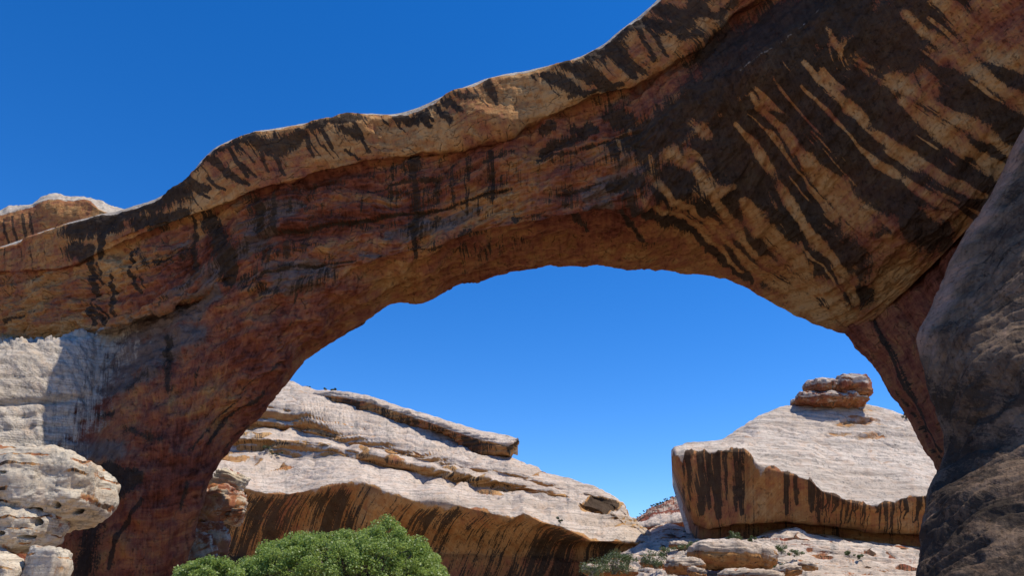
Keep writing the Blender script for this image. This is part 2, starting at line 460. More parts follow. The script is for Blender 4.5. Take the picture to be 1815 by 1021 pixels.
# ------------------------------------------------------------------ the arch
RB = [
 # rim, cap mid, cap low, recess, mid a, mid b, low, under, under mid, edge
 [(-170,480,100),(-170,500,99),(-170,530,99),(-170,536,100),(-170,565,99),(-170,600,98),(-170,640,97),(-170,650,101),(-180,800,92),(-190,1095,84)],
 [(0,437,100),(0,455,98.5),(0,480,98.5),(0,486,99.3),(0,520,98),(0,565,97),(0,606,96.5),(0,617,101),(0,790,92),(-20,1095,84)],
 [(116,397,98),(117,425,96),(122,470,96),(122,476,97),(122,505,96),(122,550,95),(125,594,95),(127,600,99),(110,780,90),(80,1095,84)],
 [(233,366,95),(232,392,93),(226,420,93),(226,426,94),(222,465,93),(215,515,93),(205,578,93),(205,584,96),(190,780,88),(160,1095,84)],
 [(322,324,92),(328,350,90),(334,383,90.5),(335,389,92),(335,420,91.5),(330,465,91.5),(320,533,91.5),(318,540,93.5),(260,790,86),(235,1095,84)],
 [(380,265,90),(395,305,88),(415,353,89),(416,359,90.5),(415,395,90.5),(413,440,90.5),(408,490,91),(402,500,91.5),(320,800,87),(300,1095,88)],
 [(410,250,89.5),(425,288,87.5),(447,340,88.5),(448,346,90),(445,385,90),(440,435,90.3),(430,495,90.8),(424,515,91.2),(350,790,88.5),(345,960,91)],
 [(440,238,89),(458,275,87),(485,326,88),(486,332,89.5),(482,375,89.5),(476,430,90),(462,500,90.5),(455,530,91),(385,740,90),(373,850,93)],
 [(490,227,88.5),(505,262,86.5),(530,315,87.5),(531,321,89),(525,370,89),(518,425,89.5),(505,495,90),(497,530,91),(445,690,92),(427,778,96)],
 [(540,218,88),(552,252,86),(575,303,87),(576,309,88.5),(570,360,88.5),(562,415,89),(550,485,89.5),(545,520,91),(505,645,94),(487,707,98)],
 [(590,210,88),(600,245,86),(620,294,87),(621,300,88.5),(615,350,88.5),(608,405,89),(600,470,89.5),(597,500,91),(570,590,96),(548,640,100)],
 [(640,203,88),(648,235,86),(662,284,87),(663,290,88.5),(660,340,88.5),(655,395,89),(650,460,89.5),(650,485,91.5),(625,565,97),(600,605,101)],
 [(690,203,88),(694,230,86),(702,277,87),(703,283,88.5),(702,330,88.5),(700,385,89),(700,450,89.5),(700,470,91.5),(697,515,98),(690,543,102)],
 [(740,190,87.5),(744,218,85.5),(752,270,86.5),(753,276,88.2),(753,320,88),(752,375,88.5),(748,440,89.5),(748,460,91.5),(747,508,98),(745,538,102)],
 [(800,163,87),(806,200,85),(818,257,86),(819,263,87.8),(818,310,87.5),(816,365,88),(813,422,89),(813,438,91),(816,482,98),(820,508,103)],
 [(880,135,86.5),(886,175,84.5),(898,234,85.5),(899,240,87.3),(898,290,87),(896,345,87.5),(893,403,88.5),(894,416,91),(893,460,98),(890,488,103)],
 [(950,122,86),(958,157,84),(970,206,85),(971,212,86.8),(972,265,86.5),(972,325,87),(972,390,88),(974,402,91),(975,445,98),(975,474,103)],
 [(1010,107,85),(1025,135,83),(1045,176,84),(1047,182,85.8),(1052,240,85.5),(1058,305,86),(1065,365,87.5),(1067,378,90),(1062,430,98),(1055,473,103)],
 [(1060,86,84),(1082,115,82),(1115,153,83),(1118,160,84.8),(1127,215,84),(1140,285,85),(1150,355,87),(1152,370,89),(1148,430,97),(1130,477,103)],
 [(1100,52,83),(1130,85,81),(1172,121,82),(1176,128,84),(1192,180,82),(1212,255,83.5),(1225,340,86),(1228,360,88),(1228,435,97),(1210,485,103)],
 [(1150,12,82),(1185,48,80),(1230,86,81),(1234,94,83),(1255,150,80),(1290,230,82),(1308,330,86),(1314,365,88),(1310,450,96),(1290,497,102)],
 [(1200,-35,81),(1240,5,79),(1285,36,80),(1290,44,82),(1318,120,77),(1362,220,80),(1390,330,85),(1400,380,87),(1400,480,95),(1380,545,101)],
 [(1260,-90,80),(1300,-45,78),(1345,-5,79),(1350,3,81),(1385,75,75),(1440,210,78),(1480,340,83),(1490,400,85),(1480,520,93),(1450,578,99)],
 [(1330,-150,78),(1370,-100,76),(1410,-55,77),(1416,-48,79),(1445,30,73),(1510,170,76),(1560,330,80),(1570,400,82),(1560,500,90),(1515,588,97)],
 [(1400,-210,76),(1440,-160,74),(1480,-110,75),(1486,-102,77),(1510,-20,71),(1580,120,73),(1640,280,76),(1660,350,78),(1650,430,83),(1605,515,90)],
 [(1480,-280,73),(1520,-230,71),(1555,-180,72),(1560,-170,74),(1590,-80,68),(1670,60,69),(1730,200,71),(1750,260,73),(1750,330,76),(1715,405,80)],
 [(1580,-350,69),(1620,-300,67),(1655,-240,68),(1660,-230,70),(1700,-120,64),(1780,0,64),(1840,110,65),(1855,160,66),(1860,210,68),(1820,285,71)],
 [(1720,-420,64),(1760,-370,62),(1795,-310,63),(1800,-300,65),(1850,-180,59),(1930,-80,58),(1990,10,58),(2010,60,58),(2020,110,59),(1960,130,61)],
]
RB = np.array(RB, float)
RB[0, :7, 2] += 7; RB[1, :7, 2] += 5.5; RB[2, :7, 2] += 3; RB[3, :7, 2] += 1
RB[0, 7:, 2] = (85.5, 81, 78); RB[1, 7:, 2] = (89.0, 85.5, 82.0); RB[2, 7:, 2] = (92.5, 89.5, 86.5); RB[3, 7:, 2] = (97, 92, 90)
RB[4, 7:, 2] += (1, 4.5, 7.5); RB[5, 8:, 2] += (4.5, 6.0); RB[6, 8:, 2] += (3.5, 3.5); RB[7, 8:, 2] += (2.5, 2.5); RB[8, 8:, 2] += (1, 1)
RB[1, 7, 1] = 613; RB[0, 7, 1] = 640
lip = RB[:, 0] + (RB[:, 1] - RB[:, 0]) * .18
lip[:, 2] = RB[:, 0, 2] - 1.8
RB = np.concatenate([RB[:, :1], lip[:, None], RB[:, 1:]], 1)     # rim, lip, capmid, caplow, recess, a, b, low, under, um, edge

def S(s, *pts): return (list(pts), s)
VB = [S(.75,(1250,100,40),(1330,60,40),(1450,0,40)), S(.9,(1140,255,38),(1250,180,50),(1400,80,55),(1500,0,55)),
 S(1,(1185,330,35),(1280,260,65),(1420,180,75),(1560,90,75),(1700,0,75)), S(1,(1240,375,30),(1330,330,65),(1480,270,75),(1640,200,75),(1830,120,75)),
 S(1,(1310,450,30),(1420,390,60),(1560,340,65),(1700,290,60),(1800,250,60)), S(1,(1370,500,20),(1450,470,40),(1560,430,50),(1660,400,45),(1760,330,45)),
 S(.8,(1450,540,15),(1530,520,25)), S(1,(1105,352,6),(1150,375,9),(1200,395,11),(1245,425,11),(1290,468,9),(1330,498,6))]
VT = [S(1,(1660,0,12),(1690,20,16),(1719,54,16),(1753,83,16),(1815,113,16)), S(.75,(1740,0,24),(1815,60,26)),
 S(.75,(1606,24,8),(1641,59,12),(1680,88,14),(1724,122,13),(1763,152,13),(1815,181,13)),
 S(.7,(1513,105,10),(1553,122,13),(1592,147,13),(1631,171,12),(1670,196,12),(1719,220,12),(1763,250,12),(1802,279,11)),
 S(1,(1602,181,7),(1641,211,12),(1680,240,13),(1719,274,12),(1783,309,11)),
 S(1,(1425,110,4),(1455,142,8),(1479,167,9),(1513,196,9),(1543,225,9),(1587,264,10),(1631,289,10),(1670,313,10),(1719,338,8),(1753,348,5)),
 S(1,(1420,152,3),(1455,186,3.5),(1494,225,3.5),(1518,255,3.5),(1553,289,6),(1592,313,8),(1641,343,9),(1690,372,8),(1719,402,6)),
 S(1,(1342,191,6),(1381,225,8),(1406,255,10),(1435,289,17),(1474,333,22),(1513,377,30),(1553,416,34),(1592,455,36),(1590,500,30)),
 S(1,(1305,220,5),(1337,260,7),(1371,309,9),(1396,353,9),(1425,397,9),(1455,436,9),(1485,466,8),(1498,496,8),(1515,531,7)),
 S(1,(1318,355,8),(1327,368,13),(1350,401,16),(1385,436,18),(1421,467,17),(1446,500,14),(1483,535,14),(1502,565,14)),
 S(1,(1125,340,3),(1150,361,3.5),(1186,375,4),(1221,394,4),(1249,417,5),(1273,439,4),(1291,462,3.5),(1315,485,3)),
 S(1,(1165,323,8),(1193,354,6),(1226,370,6),(1244,392,5),(1268,408,5),(1287,424,5),(1310,453,6),(1334,478,7),(1371,503,9),(1401,516,9),(1418,535,9),(1470,570,12)),
 S(.85,(1230,295,12),(1258,340,9),(1280,373,8),(1298,396,7),(1317,422,7),(1338,448,8),(1386,480,10),(1429,518,12)),
 S(.7,(1190,275,14),(1235,300,12)), S(.6,(1258,345,12),(1300,330,8)), S(.5,(1225,215,12),(1255,240,14)), S(.7,(1330,168,5),(1350,200,5)),
 S(.6,(1465,50,5),(1490,95,6),(1505,120,5)), S(.6,(1150,290,8),(1165,320,8))]
VC = [S(1,(332,316,5),(348,329,6),(370,334,4)), S(1,(363,279,4),(382,288,6),(400,303,6),(417,315,6),(440,326,3)), S(1,(409,265,4),(417,279,5),(428,294,4),(438,312,3)),
 S(.9,(429,291,3),(451,312,3)), S(.8,(415,251,2),(435,270,2.5),(447,285,2)), S(1,(447,244,9),(476,262,14),(500,255,14),(535,237,9)),
 S(1,(465,273,5),(473,301,3)), S(.9,(485,275,4),(495,301,3),(504,310,2)), S(.9,(544,238,5),(545,259,4),(556,276,3)), S(.9,(366,315,3),(382,329,3),(397,335,2)),
 S(.9,(337,329,3),(348,340,3),(370,348,2)), S(.8,(380,272,6),(440,246,5)), S(.8,(345,300,5),(365,282,5)), S(.9,(550,228,6),(620,216,6),(640,212,5)),
 S(.8,(600,228,6),(640,243,6)), S(.8,(610,262,3),(640,283,4)), S(.8,(630,228,3),(655,268,4)), S(.7,(570,235,4),(590,262,3)),
 S(1,(698,203,6),(735,212,8)), S(1,(742,198,6),(760,222,4)), S(1,(766,186,6),(800,213,5)), S(1,(796,179,7),(818,200,6)), S(.9,(815,170,6),(843,174,6)),
 S(.9,(864,150,6),(873,165,6),(881,182,3)), S(1,(962,132,6),(992,142,10),(1020,162,8)), S(1,(1000,118,8),(1040,128,13),(1085,158,9)), S(1,(1050,98,11),(1090,85,16),(1122,128,9)),
 S(1,(1090,64,9),(1130,40,11),(1178,45,12)), S(.9,(1140,45,4),(1163,65,5),(1182,98,3)), S(.9,(1128,50,5),(1158,104,5)), S(1,(1163,10,8),(1200,30,14)),
 S(1,(1200,49,15),(1240,10,16)), S(.9,(1225,22,6),(1273,29,6),(1300,2,8)), S(.8,(1205,70,8),(1235,60,8)), S(.7,(1100,110,14),(1140,125,10)), S(.8,(1010,170,4),(1100,150,5)),
 S(1,(125,412,14),(175,394,18),(225,376,14)), S(1,(130,445,16),(150,450,12),(160,440,8)), S(.9,(180,420,9),(176,445,5)), S(1,(228,368,8),(250,360,16),(290,350,20),(318,338,18)),
 S(1,(240,395,12),(280,390,12),(325,378,9)), S(.8,(190,405,10),(215,400,8)),
 S(1,(164,447,3),(158,481,3),(161,502,3),(158,550,3.5),(168,574,3)), S(.9,(178,447,3),(168,478,2.5),(171,500,2)), S(1,(164,546,4),(182,570,4)), S(.9,(171,540,2),(190,564,3)),
 S(1,(195,478,3),(192,516,4),(202,543,4.5),(202,560,3)), S(.95,(226,440,4),(236,488,5),(247,516,3)), S(.7,(247,474,2),(257,509,2)), S(.6,(236,440,8),(262,470,8)),
 S(.85,(343,389,4),(343,430,5),(350,481,4)), S(1,(370,389,11),(387,423,14),(401,457,16),(404,492,11)), S(.75,(456,355,14),(459,406,13)), S(.85,(487,342,6),(487,406,8)), S(.5,(436,352,10),(452,345,8)),
 S(.4,(8,440,3),(10,520,4)), S(.4,(32,436,3),(42,500,3)), S(.45,(52,430,3),(60,505,3)), S(.35,(75,420,3),(86,490,3)), S(.35,(95,415,3),(104,480,3)),
 S(.85,(735,285,9),(738,330,8),(735,420,7),(737,460,4)), S(.95,(733,400,9),(735,412,8)), S(.5,(680,300,18),(725,300,16)), S(.5,(690,335,12),(728,345,10)), S(.5,(640,345,10),(642,372,8)),
 S(.5,(800,320,7),(805,365,7)), S(.7,(870,275,8),(874,345,11)), S(.5,(820,300,6),(828,360,6)), S(.35,(915,300,10),(925,330,8)),
 S(.9,(958,233,6),(982,227,6)), S(1,(963,263,8),(998,250,12),(1035,234,9)), S(.9,(1013,226,9),(1053,226,10)), S(1,(1080,202,13),(1113,213,15)), S(.8,(952,281,5),(976,272,6)),
 S(.9,(1082,260,12),(1092,277,12)), S(.85,(1113,248,14),(1135,272,20)), S(.95,(1084,332,12),(1124,323,16)), S(.95,(1146,312,18)), S(.7,(1000,338,6),(1046,334,8)),
 S(.5,(1080,180,26),(1130,240,40),(1150,300,35)), S(.4,(1000,300,14),(1090,285,16)), S(.35,(790,455,18),(900,435,18),(960,425,14)), S(.8,(1021,388,7),(1040,405,5)), S(.85,(1102,372,6),(1138,428,7)),
 S(.35,(1140,440,12),(1175,425,8)), S(.3,(820,480,8),(860,465,10)),
 S(.6,(297,600,9),(297,690,9)), S(.5,(262,665,16),(230,690,14)), S(.45,(205,690,10),(130,690,8)), S(.8,(252,886,4),(225,925,6),(205,950,5),(192,1010,4)), S(.62,(185,860,22),(165,930,30),(150,1015,34)),
 S(.85,(190,835,20),(240,845,16),(190,890,16)), S(.55,(100,740,14),(200,735,12)), S(.5,(220,760,16),(285,780,14)), S(.55,(330,860,10),(320,900,8)),
 S(.6,(365,790,5),(420,740,5),(470,695,4)), S(.5,(335,800,5),(390,740,5),(440,695,3)), S(.5,(395,800,4),(440,755,4)), S(.5,(430,690,5),(500,640,4)), S(.45,(340,700,4),(355,650,4)),
 S(.4,(330,620,3),(350,560,3)), S(.4,(470,620,5),(520,570,5)), S(.5,(600,600,3),(650,570,3)), S(.4,(400,560,3),(404,600,3)), S(.6,(492,470,4),(510,470,5),(520,455,3)), S(.5,(520,540,2),(530,520,2)),
 S(.4,(640,400,10),(700,395,8)), S(.4,(560,400,20),(640,390,10)), S(.5,(470,450,12),(560,430,12))]
VTC = [S(1,(252,358,2.5),(258,408,3)), S(.7,(350,395,7),(352,430,8),(365,480,6)), S(.5,(130,350,4),(140,390,4)), S(.8,(690,345,6),(715,352,6)), S(.5,(750,345,8),(770,350,6)),
 S(.6,(700,500,30),(740,480,22)), S(.35,(1040,430,30),(1120,420,20)), S(.5,(1130,215,5),(1105,235,4)), S(.4,(240,700,5),(242,715,3)), S(.6,(270,690,5),(272,715,4)), S(.6,(305,690,5),(300,730,4)),
 S(.5,(355,700,5),(335,740,5)), S(.45,(400,640,12),(360,720,14)), S(.35,(420,700,20),(370,770,14)), S(.35,(500,620,20),(450,680,16)), S(.4,(900,190,40),(960,190,25))]
_r = random.Random(3)
for _i in range(80):
    _x = _r.choice((350, 400, 470, 560, 640, 720, 800, 870, 980, 1050, 1120)) + _r.gauss(0, 26); _y = float(np.interp(_x, [322,340,380,440,540,640,740,800,880,950,1010,1060,1100,1150], [324,297,265,238,218,203,190,163,135,122,107,86,52,12]))
    _l = 8 + 60 * _r.random() ** 2.2 * (1.0 if _x < 560 or _x > 930 else .55); _w = _r.uniform(1.2, 3.2); _o = _r.uniform(2, 10)
    VC.append(S(_r.uniform(.45, .95), (_x, _y + _o, _w), (_x + _l * .35, _y + _o + _l * .55, _w), (_x + _l * .75, _y + _o + _l, _w * .5)))
VT[:5] = [([(a, b, w * 1.3) for a, b, w in p], q) for p, q in VT[:5]]
VC[:62] = [([(a, b, w * 1.2) for a, b, w in p], q) for p, q in VC[:62]]
ARCH_STROKES = VC
VAULT_DARK = VB
VAULT_TAN = VT
ARCH_TAN = VT + VTC
ARCH_GREY = [S(.95,(20,640,14),(110,625,26),(230,590,24),(330,555,22),(385,518,12)), S(1,(0,700,30),(120,680,34),(250,630,34),(350,590,22)), S(.8,(60,745,14),(180,700,20),(280,660,14)),
 S(.85,(80,790,20),(210,800,22)), S(.6,(480,500,6),(520,485,4)), S(.7,(640,455,8),(680,450,6)), S(.5,(690,300,20),(720,290,16)), S(.55,(410,365,6),(440,350,5)), S(.4,(400,345,5),(380,360,4)),
 S(.5,(1060,200,14),(1180,130,18),(1280,80,14)), S(.55,(1095,300,16),(1140,240,20),(1200,180,16),(1320,90,10)), S(1.0,(1312,125,2),(1380,80,2.5),(1460,5,2.5))]  # last stroke is the bright ridge glint, painted as a thin line


def arch_disp(c):
    P, U, V, row = c['P'], c['U'], c['V'], c['row']
    Q = np.stack([U * .5, V, U * 0], -1)
    d = 1.0 * fbm(P / 11, 3, 1) + .38 * fbm(P / 3.2, 3, 5) + .13 * fbm(P / .9, 2, 9)
    w = fbm(Q * .06, 2, 3) * 2.2
    face = sstep(4.0, 4.3, row) * (1 - sstep(7.2, 8, row))
    beds = strata(V / 3.1 + w, .8)
    beds2 = strata(V / 1.05 + w * 2 + fbm(Q * .2, 2, 23), .8)
    right = sstep(1080, 1300, c['D'][..., 0] - .35 * (c['D'][..., 1] - 300))
    d = d + face * (1 - .8 * right) * (.40 * (beds - .6) + .18 * (beds2 - .6))
    sp = fbm(np.stack([U * .22, V * .42 + U * .05, U * 0], -1), 3, 27) * 3.2
    d = d + sstep(3.4, 4.2, row) * (1 - .6 * right) * .38 * (np.floor(sp) + sstep(.75, 1, sp - np.floor(sp)))
    # flutes on the vault follow the flow of the water
    d = d + right * sstep(5, 6, row) * .3 * fbm(np.stack([U * .35, V * .03, U * 0], -1), 3, 31)
    # cap: plucked scallops
    cap = sstep(1.2, 1.6, row) * (1 - sstep(3, 3.4, row))
    d = d + cap * .45 * fbm(np.stack([U * .3 + V * .12, V * .1, U * 0], -1), 3, 41)
    # small pits on the left leg
    pit = .5 * sstep(.42, .6, fbm(np.stack([U * 1.1, V * .45, U * 0], -1), 2, 51)) * sstep(7.2, 8.2, row)
    d = d - pit * .28 * sstep(330, 420, c['D'][..., 0]) * (1 - sstep(640, 720, c['D'][..., 0]))
    x, y = c['D'][..., 0], c['D'][..., 1]
    wl = 7 * fbm(P / 7, 3, 55)
    lw = sstep(8.1, 8.5, row) * (1 - sstep(90, 200, x))
    for yy, dep, wd in ((715, 3.2, 5), (741, .9, 2.5), (762, 1.1, 3), (786, .8, 2.5), (808, 3, 6), (672, .7, 2.5), (645, .5, 2)):
        d = d - lw * dep * np.exp(-((y + wl + .06 * x - yy) / wd) ** 2)
    edge = sstep(0, .8, row) * (1 - .75 * sstep(9.3, 10, row))
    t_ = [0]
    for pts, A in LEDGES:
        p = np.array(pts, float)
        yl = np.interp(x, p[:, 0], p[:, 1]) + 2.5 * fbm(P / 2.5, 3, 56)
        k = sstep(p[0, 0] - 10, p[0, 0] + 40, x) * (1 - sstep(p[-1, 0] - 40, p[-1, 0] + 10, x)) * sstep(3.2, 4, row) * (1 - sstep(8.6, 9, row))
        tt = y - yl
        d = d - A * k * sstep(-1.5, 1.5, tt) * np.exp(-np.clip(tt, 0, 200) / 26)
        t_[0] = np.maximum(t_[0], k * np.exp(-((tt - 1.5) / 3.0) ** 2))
    c['seam_stain_shade'] = t_[0]
    ap = sstep(7.6, 8.2, row) * (1 - sstep(150, 330, x))
    d = d * (1 - .72 * ap)
    return d * (.25 + .75 * edge)
LEDGES = [([(470,418),(494,410),(560,400),(620,390),(673,381),(730,374),(780,368),(830,352),(880,335),(930,322)], .9),
 ([(640,470),(690,458),(742,446),(800,425),(855,409),(938,397),(1020,378),(1100,355)], .9), ([(940,292),(985,275),(1040,258),(1100,240),(1150,225)], .6),
 ([(960,345),(1010,335),(1060,325),(1090,312)], .5), ([(-20,574),(40,560),(86,543)], .35), ([(430,505),(470,480),(520,468),(600,462),(650,455)], .5), ([(610,342),(660,332),(720,322),(800,312)], .4),
 ([(420,388),(450,372),(500,362),(560,352)], .4), ([(250,470),(300,455),(360,430)], .35), ([(820,300),(870,285),(930,262)], .4)]

def band_coord(x, y):
    num = 0; den = 0; alo = 0
    for i, j in enumerate((10, 11, 12, 9, 8, 7, 6, 5, 4, 3, 2, 0)):
        p = np.array(VAULT_TAN[j][0], float); best = np.full(x.shape, 1e9)
        for a, b in zip(p[:-1], p[1:]):
            vx, vy = b[0] - a[0], b[1] - a[1]; L = vx * vx + vy * vy
            t = np.clip(((x - a[0]) * vx + (y - a[1]) * vy) / L, 0, 1)
            best = np.minimum(best, np.hypot(x - a[0] - t * vx, y - a[1] - t * vy))
        w = 1 / (best + 4) ** 2.5
        num = num + w * i; den = den + w
    return num / den, x + y, sstep(.00004, .00025, den)

def face_tone(U, V, row):
    f = sstep(4.0, 4.3, row) * (1 - sstep(7.6, 8.6, row))
    return f * (-.06 + .32 * fbm(np.stack([U * .035, V * .25, U * 0 + 9], -1), 3, 58))

def arch_attrs(c):
    D, U, V, row, N, P = c['D'], c['U'], c['V'], c['row'], c['N'], c['P']
    x, y = D[..., 0], D[..., 1]
    jx = 3.2 * fbm(np.stack([U * .9, V * .25, U * 0], -1), 3, 61)
    jy = 4.0 * fbm(np.stack([U * .9, V * .3, U * 0 + 4], -1), 3, 62)
    vt = paint(D, VAULT_TAN, (jx * .7, jy * .7))
    right = sstep(1080, 1300, x - .35 * (y - 300))
    q, alo, near = band_coord(x, y)
    bands = 1.2 * pnoise(np.stack([q * 2.6, alo * .004, 0 * q], -1), 68) + .8 * pnoise(np.stack([q * 7, alo * .008, 0 * q], -1), 69)
    thin = sstep(.25, .6, pnoise(np.stack([q * 15, alo * .012, 0 * q], -1), 71) + .2 * fbm(P / 1.5, 2, 72))
    vt = np.clip(vt * 1.35, 0, 1) * (1 - .5 * thin * right)
    vt = np.maximum(vt, near * right * sstep(.12, .6, bands + .15 * fbm(P / 2.5, 3, 70)) * .9 * sstep(-.45, .1, fbm(P / 9, 2, 73)))
    varn_shade = np.maximum(paint(D, ARCH_STROKES, (jx, jy)) * .95, paint(D, VAULT_DARK, (jx * 2, jy * 2)) * (1 - .95 * vt))
    tanm = np.maximum(paint(D, VTC, (jx, jy)), vt)
    grey = paint(D, ARCH_GREY, (jx * 2, jy))
    tone = .44 + .0 * x
    cap = (1 - sstep(3.0, 3.4, row))
    tone = tone + cap * .27
    leftb = (1 - sstep(190, 330, x)) * sstep(3.6, 4.2, row) * (1 - sstep(7.5, 8, row))
    tone = tone + .3 * leftb + .18 * cap * (1 - sstep(60, 130, x)) * 0
    tone = tone + right * .05 * sstep(4, 5, row)
    tone = tone + .12 * sstep(8.2, 9.5, row) - .2 * sstep(7.8, 8.4, row) * (1 - sstep(480, 640, x))
    tone = tone + .36 * tanm * (1 - .3 * cap)
    pale = .95 * (1 - sstep(.4, .62, row))
    glint = paint(D, [ARCH_GREY[-1]], (jx * .3, jy * .3))  # specular glint on the ridge, painted in as pale rock
    pale = np.maximum(pale, .5 * glint)
    ap = sstep(7.04, 7.3, row) * (1 - sstep(90, 330, x + .45 * (y - 660))) * (1 - sstep(810, 860, y))
    pale = np.maximum(pale, .78 * ap)
    lowf = fbm(P / 9, 3, 65)
    tone = tone + .3 * lowf + face_tone(U, V, row)
    face = sstep(4.0, 4.3, row) * (1 - sstep(7.6, 8.6, row)) * (1 - right)
    patch = sstep(.05, .35, fbm(np.stack([U * .16, V * .3, U * 0], -1), 3, 66))
    varn_shade = np.maximum(varn_shade, .62 * c['seam_stain_shade'])  # crack line with overhang shade painted just below each ledge
    grey = np.maximum(grey, face * (1 - leftb) * .6 * sstep(.12, .4, fbm(np.stack([U * .06, V * .16, U * 0 + 3], -1), 4, 59)))
    varn_shade = np.maximum(varn_shade, face * (.12 + .26 * patch) * (1 - sstep(-.1, .3, fbm(P / 14, 2, 67))))
    return dict(tone=tone, varn_shade=varn_shade + .04, pale=pale, grey=1.15 * grey, flow=(1 - .6 * right * sstep(4, 5, row)) * (1 - .65 * sstep(8.0, 8.6, row) * (1 - sstep(600, 760, x))))

arch = empty('rock_arch', (0, 95, 0))
tag(arch, 'huge natural sandstone arch with dark streaks spanning the sky', 'rock arch')
def under(o, par):
    o.parent = par
    o.matrix_parent_inverse = par.matrix_world.inverted() if False else __import__('mathutils').Matrix.Translation(-par.location)
    return o
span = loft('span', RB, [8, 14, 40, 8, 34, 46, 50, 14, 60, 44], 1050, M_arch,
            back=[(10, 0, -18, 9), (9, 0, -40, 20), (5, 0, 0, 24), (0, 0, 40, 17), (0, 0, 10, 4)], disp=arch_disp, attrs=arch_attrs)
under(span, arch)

# right pier of the arch: smooth red panel under the vault
pier_rows = [
 [(1520,560,112),(1560,640,112),(1610,700,110),(1660,780,108),(1700,870,106),(1740,1000,104),(1760,1095,104)],
 [(1495,552,101),(1502,570,98),(1512,592,98),(1530,615,98),(1550,632,98),(1575,665,98),(1590,690,98),(1610,720,97),(1640,775,96),(1668,820,95),(1690,870,94),(1720,1000,92),(1740,1095,92)],
 [(1528,530,100),(1528,552,96.2),(1545,590,95),(1580,650,94),(1620,720,93),(1665,800,91),(1730,1000,89),(1750,1095,89)],
 [(1568,505,98),(1560,532,94),(1590,590,92),(1630,680,90),(1680,780,88),(1740,1000,86),(1760,1095,86)],
 [(1622,478,95),(1605,508,91),(1640,580,88),(1690,680,85),(1740,780,83),(1790,1000,82),(1800,1095,82)],
 [(1745,368,86),(1715,402,81),(1740,500,79),(1780,650,78),(1800,780,78),(1840,1000,78),(1850,1095,78)],
]
def pier_disp(c):
    P = c['P']; D = c['D']
    d = .5 * fbm(P / 6, 3, 71) + .2 * fbm(P / 1.6, 3, 72)
    ang = c['V'] * .9 + .35 * fbm(P / 5, 2, 73)
    d = d + .45 * (strata(ang / 3.2, .7) - .6)
    return d
def pier_attrs(c):
    D = c['D']
    s = paint(D, [([(1538,548,2),(1575,620,4),(1630,720,4),(1672,800,3)], .9), ([(1552,575,1.5),(1600,650,3),(1645,740,3)], .6),
                  ([(1590,690,2),(1640,770,3),(1668,815,3)], .45)])
    return dict(tone=.36 + .1 * fbm(c['P'] / 5, 2, 75) + 0 * D[..., 0], varn_shade=s + .05, pale=0 * D[..., 0])
PR = rows_to_ribs(pier_rows, 22)
PR[:, 0, 0] -= 12; PR[:, 1, 0] -= 12
pier = loft('pier', PR, [10, 24, 24, 24, 30], 300, M_arch,
            back=[(5, 10, 0, 12), (0, 30, 0, 6)], disp=pier_disp, attrs=pier_attrs, flip=True)
under(pier, arch)

# ------------------------------------------------------------------ shaded buttress in front on the right
EDGE = np.array([(1975,-60,66),(1900,80,68),(1840,180,69),(1805,250,70),(1765,325,70),(1728,385,70),(1702,430,70),(1682,475,69.5),(1655,540,69),(1628,590,68),
 (1632,640,67),(1650,700,66),(1670,760,65),(1677,800,64),(1668,825,63),(1647,862,61),(1643,900,60),(1635,964,58),(1622,1021,56),(1608,1095,55)], float)
def brow(dx, dY, wob=0):
    e = EDGE.copy(); e[:, 0] += dx * (np.clip((e[:, 1] + 60) / 900, 0, 1) * .62 + .38 if dx > 100 else 1); e[:, 2] += dY
    return e
brows = [brow(40, 16), brow(0, 0), brow(18, -3), brow(60, -6), brow(130, -9), brow(230, -12), brow(380, -15), brow(560, -17), brow(1500, -30)]  # last row: unseen extension of the wall, added to block the sun
def dip_of(P):
    return (P[..., 2] + 1.15 * P[..., 1] + .2 * P[..., 0]) / 5.2 + fbm(P / 10, 3, 84) * .9
def butt_disp(c):
    P = c['P']; U = c['U']; V = c['V']; D = c['D']
    d = .8 * fbm(P / 9, 3, 81) + .16 * fbm(P / 2.6, 3, 82) + .04 * fbm(P / .6, 2, 83)
    w = fbm(P / 12, 2, 84)
    dip = dip_of(P)
    d = d + .75 * (strata(dip, .8) - .6) * (.25 + .6 * sstep(-.3, .2, fbm(P / 7, 2, 88)))
    d = d + .16 * (strata(dip * 3.3 + w, .75) - .6)
    sp = fbm(P / np.array([3, 3, 2]), 3, 89) * 3
    d = d + .05 * (np.floor(sp) + sstep(.7, 1, sp - np.floor(sp)))
    return d * (.25 + .75 * sstep(.4, 2.4, c['row']))
def butt_attrs(c):
    D = c['D']; x, y = D[..., 0], D[..., 1]; P = c['P']
    strip = sstep(.5, 1.1, c['row']) * (1 - sstep(1.6, 2.7, c['row'] + .8 * fbm(P / 4, 2, 80))) * (1 - sstep(560, 680, y))
    fd = dip_of(P); fd = fd - np.floor(fd)
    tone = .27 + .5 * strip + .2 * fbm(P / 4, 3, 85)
    varn_shade = .20 + .16 * sstep(520, 760, y) - .25 * strip + .3 * fbm(P / 3, 3, 86) + .22 * sstep(.74, .84, fd) * (1 - sstep(.93, 1, fd)) * sstep(-.2, .2, fbm(P / 5, 2, 79)) - .3 * strip + .1 * sstep(500, 800, y)  # lower wall darkened against ground bounce; strata steps get painted ledge shade
    return dict(tone=tone, varn_shade=varn_shade, pale=0 * x, flow=.5 + 0 * x)
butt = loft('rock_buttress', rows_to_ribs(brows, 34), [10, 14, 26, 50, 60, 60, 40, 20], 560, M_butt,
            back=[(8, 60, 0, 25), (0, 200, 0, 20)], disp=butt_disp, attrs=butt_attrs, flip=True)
tag(butt, 'dark shaded rough rock buttress leaning in at the right of the arch', 'rock buttress')

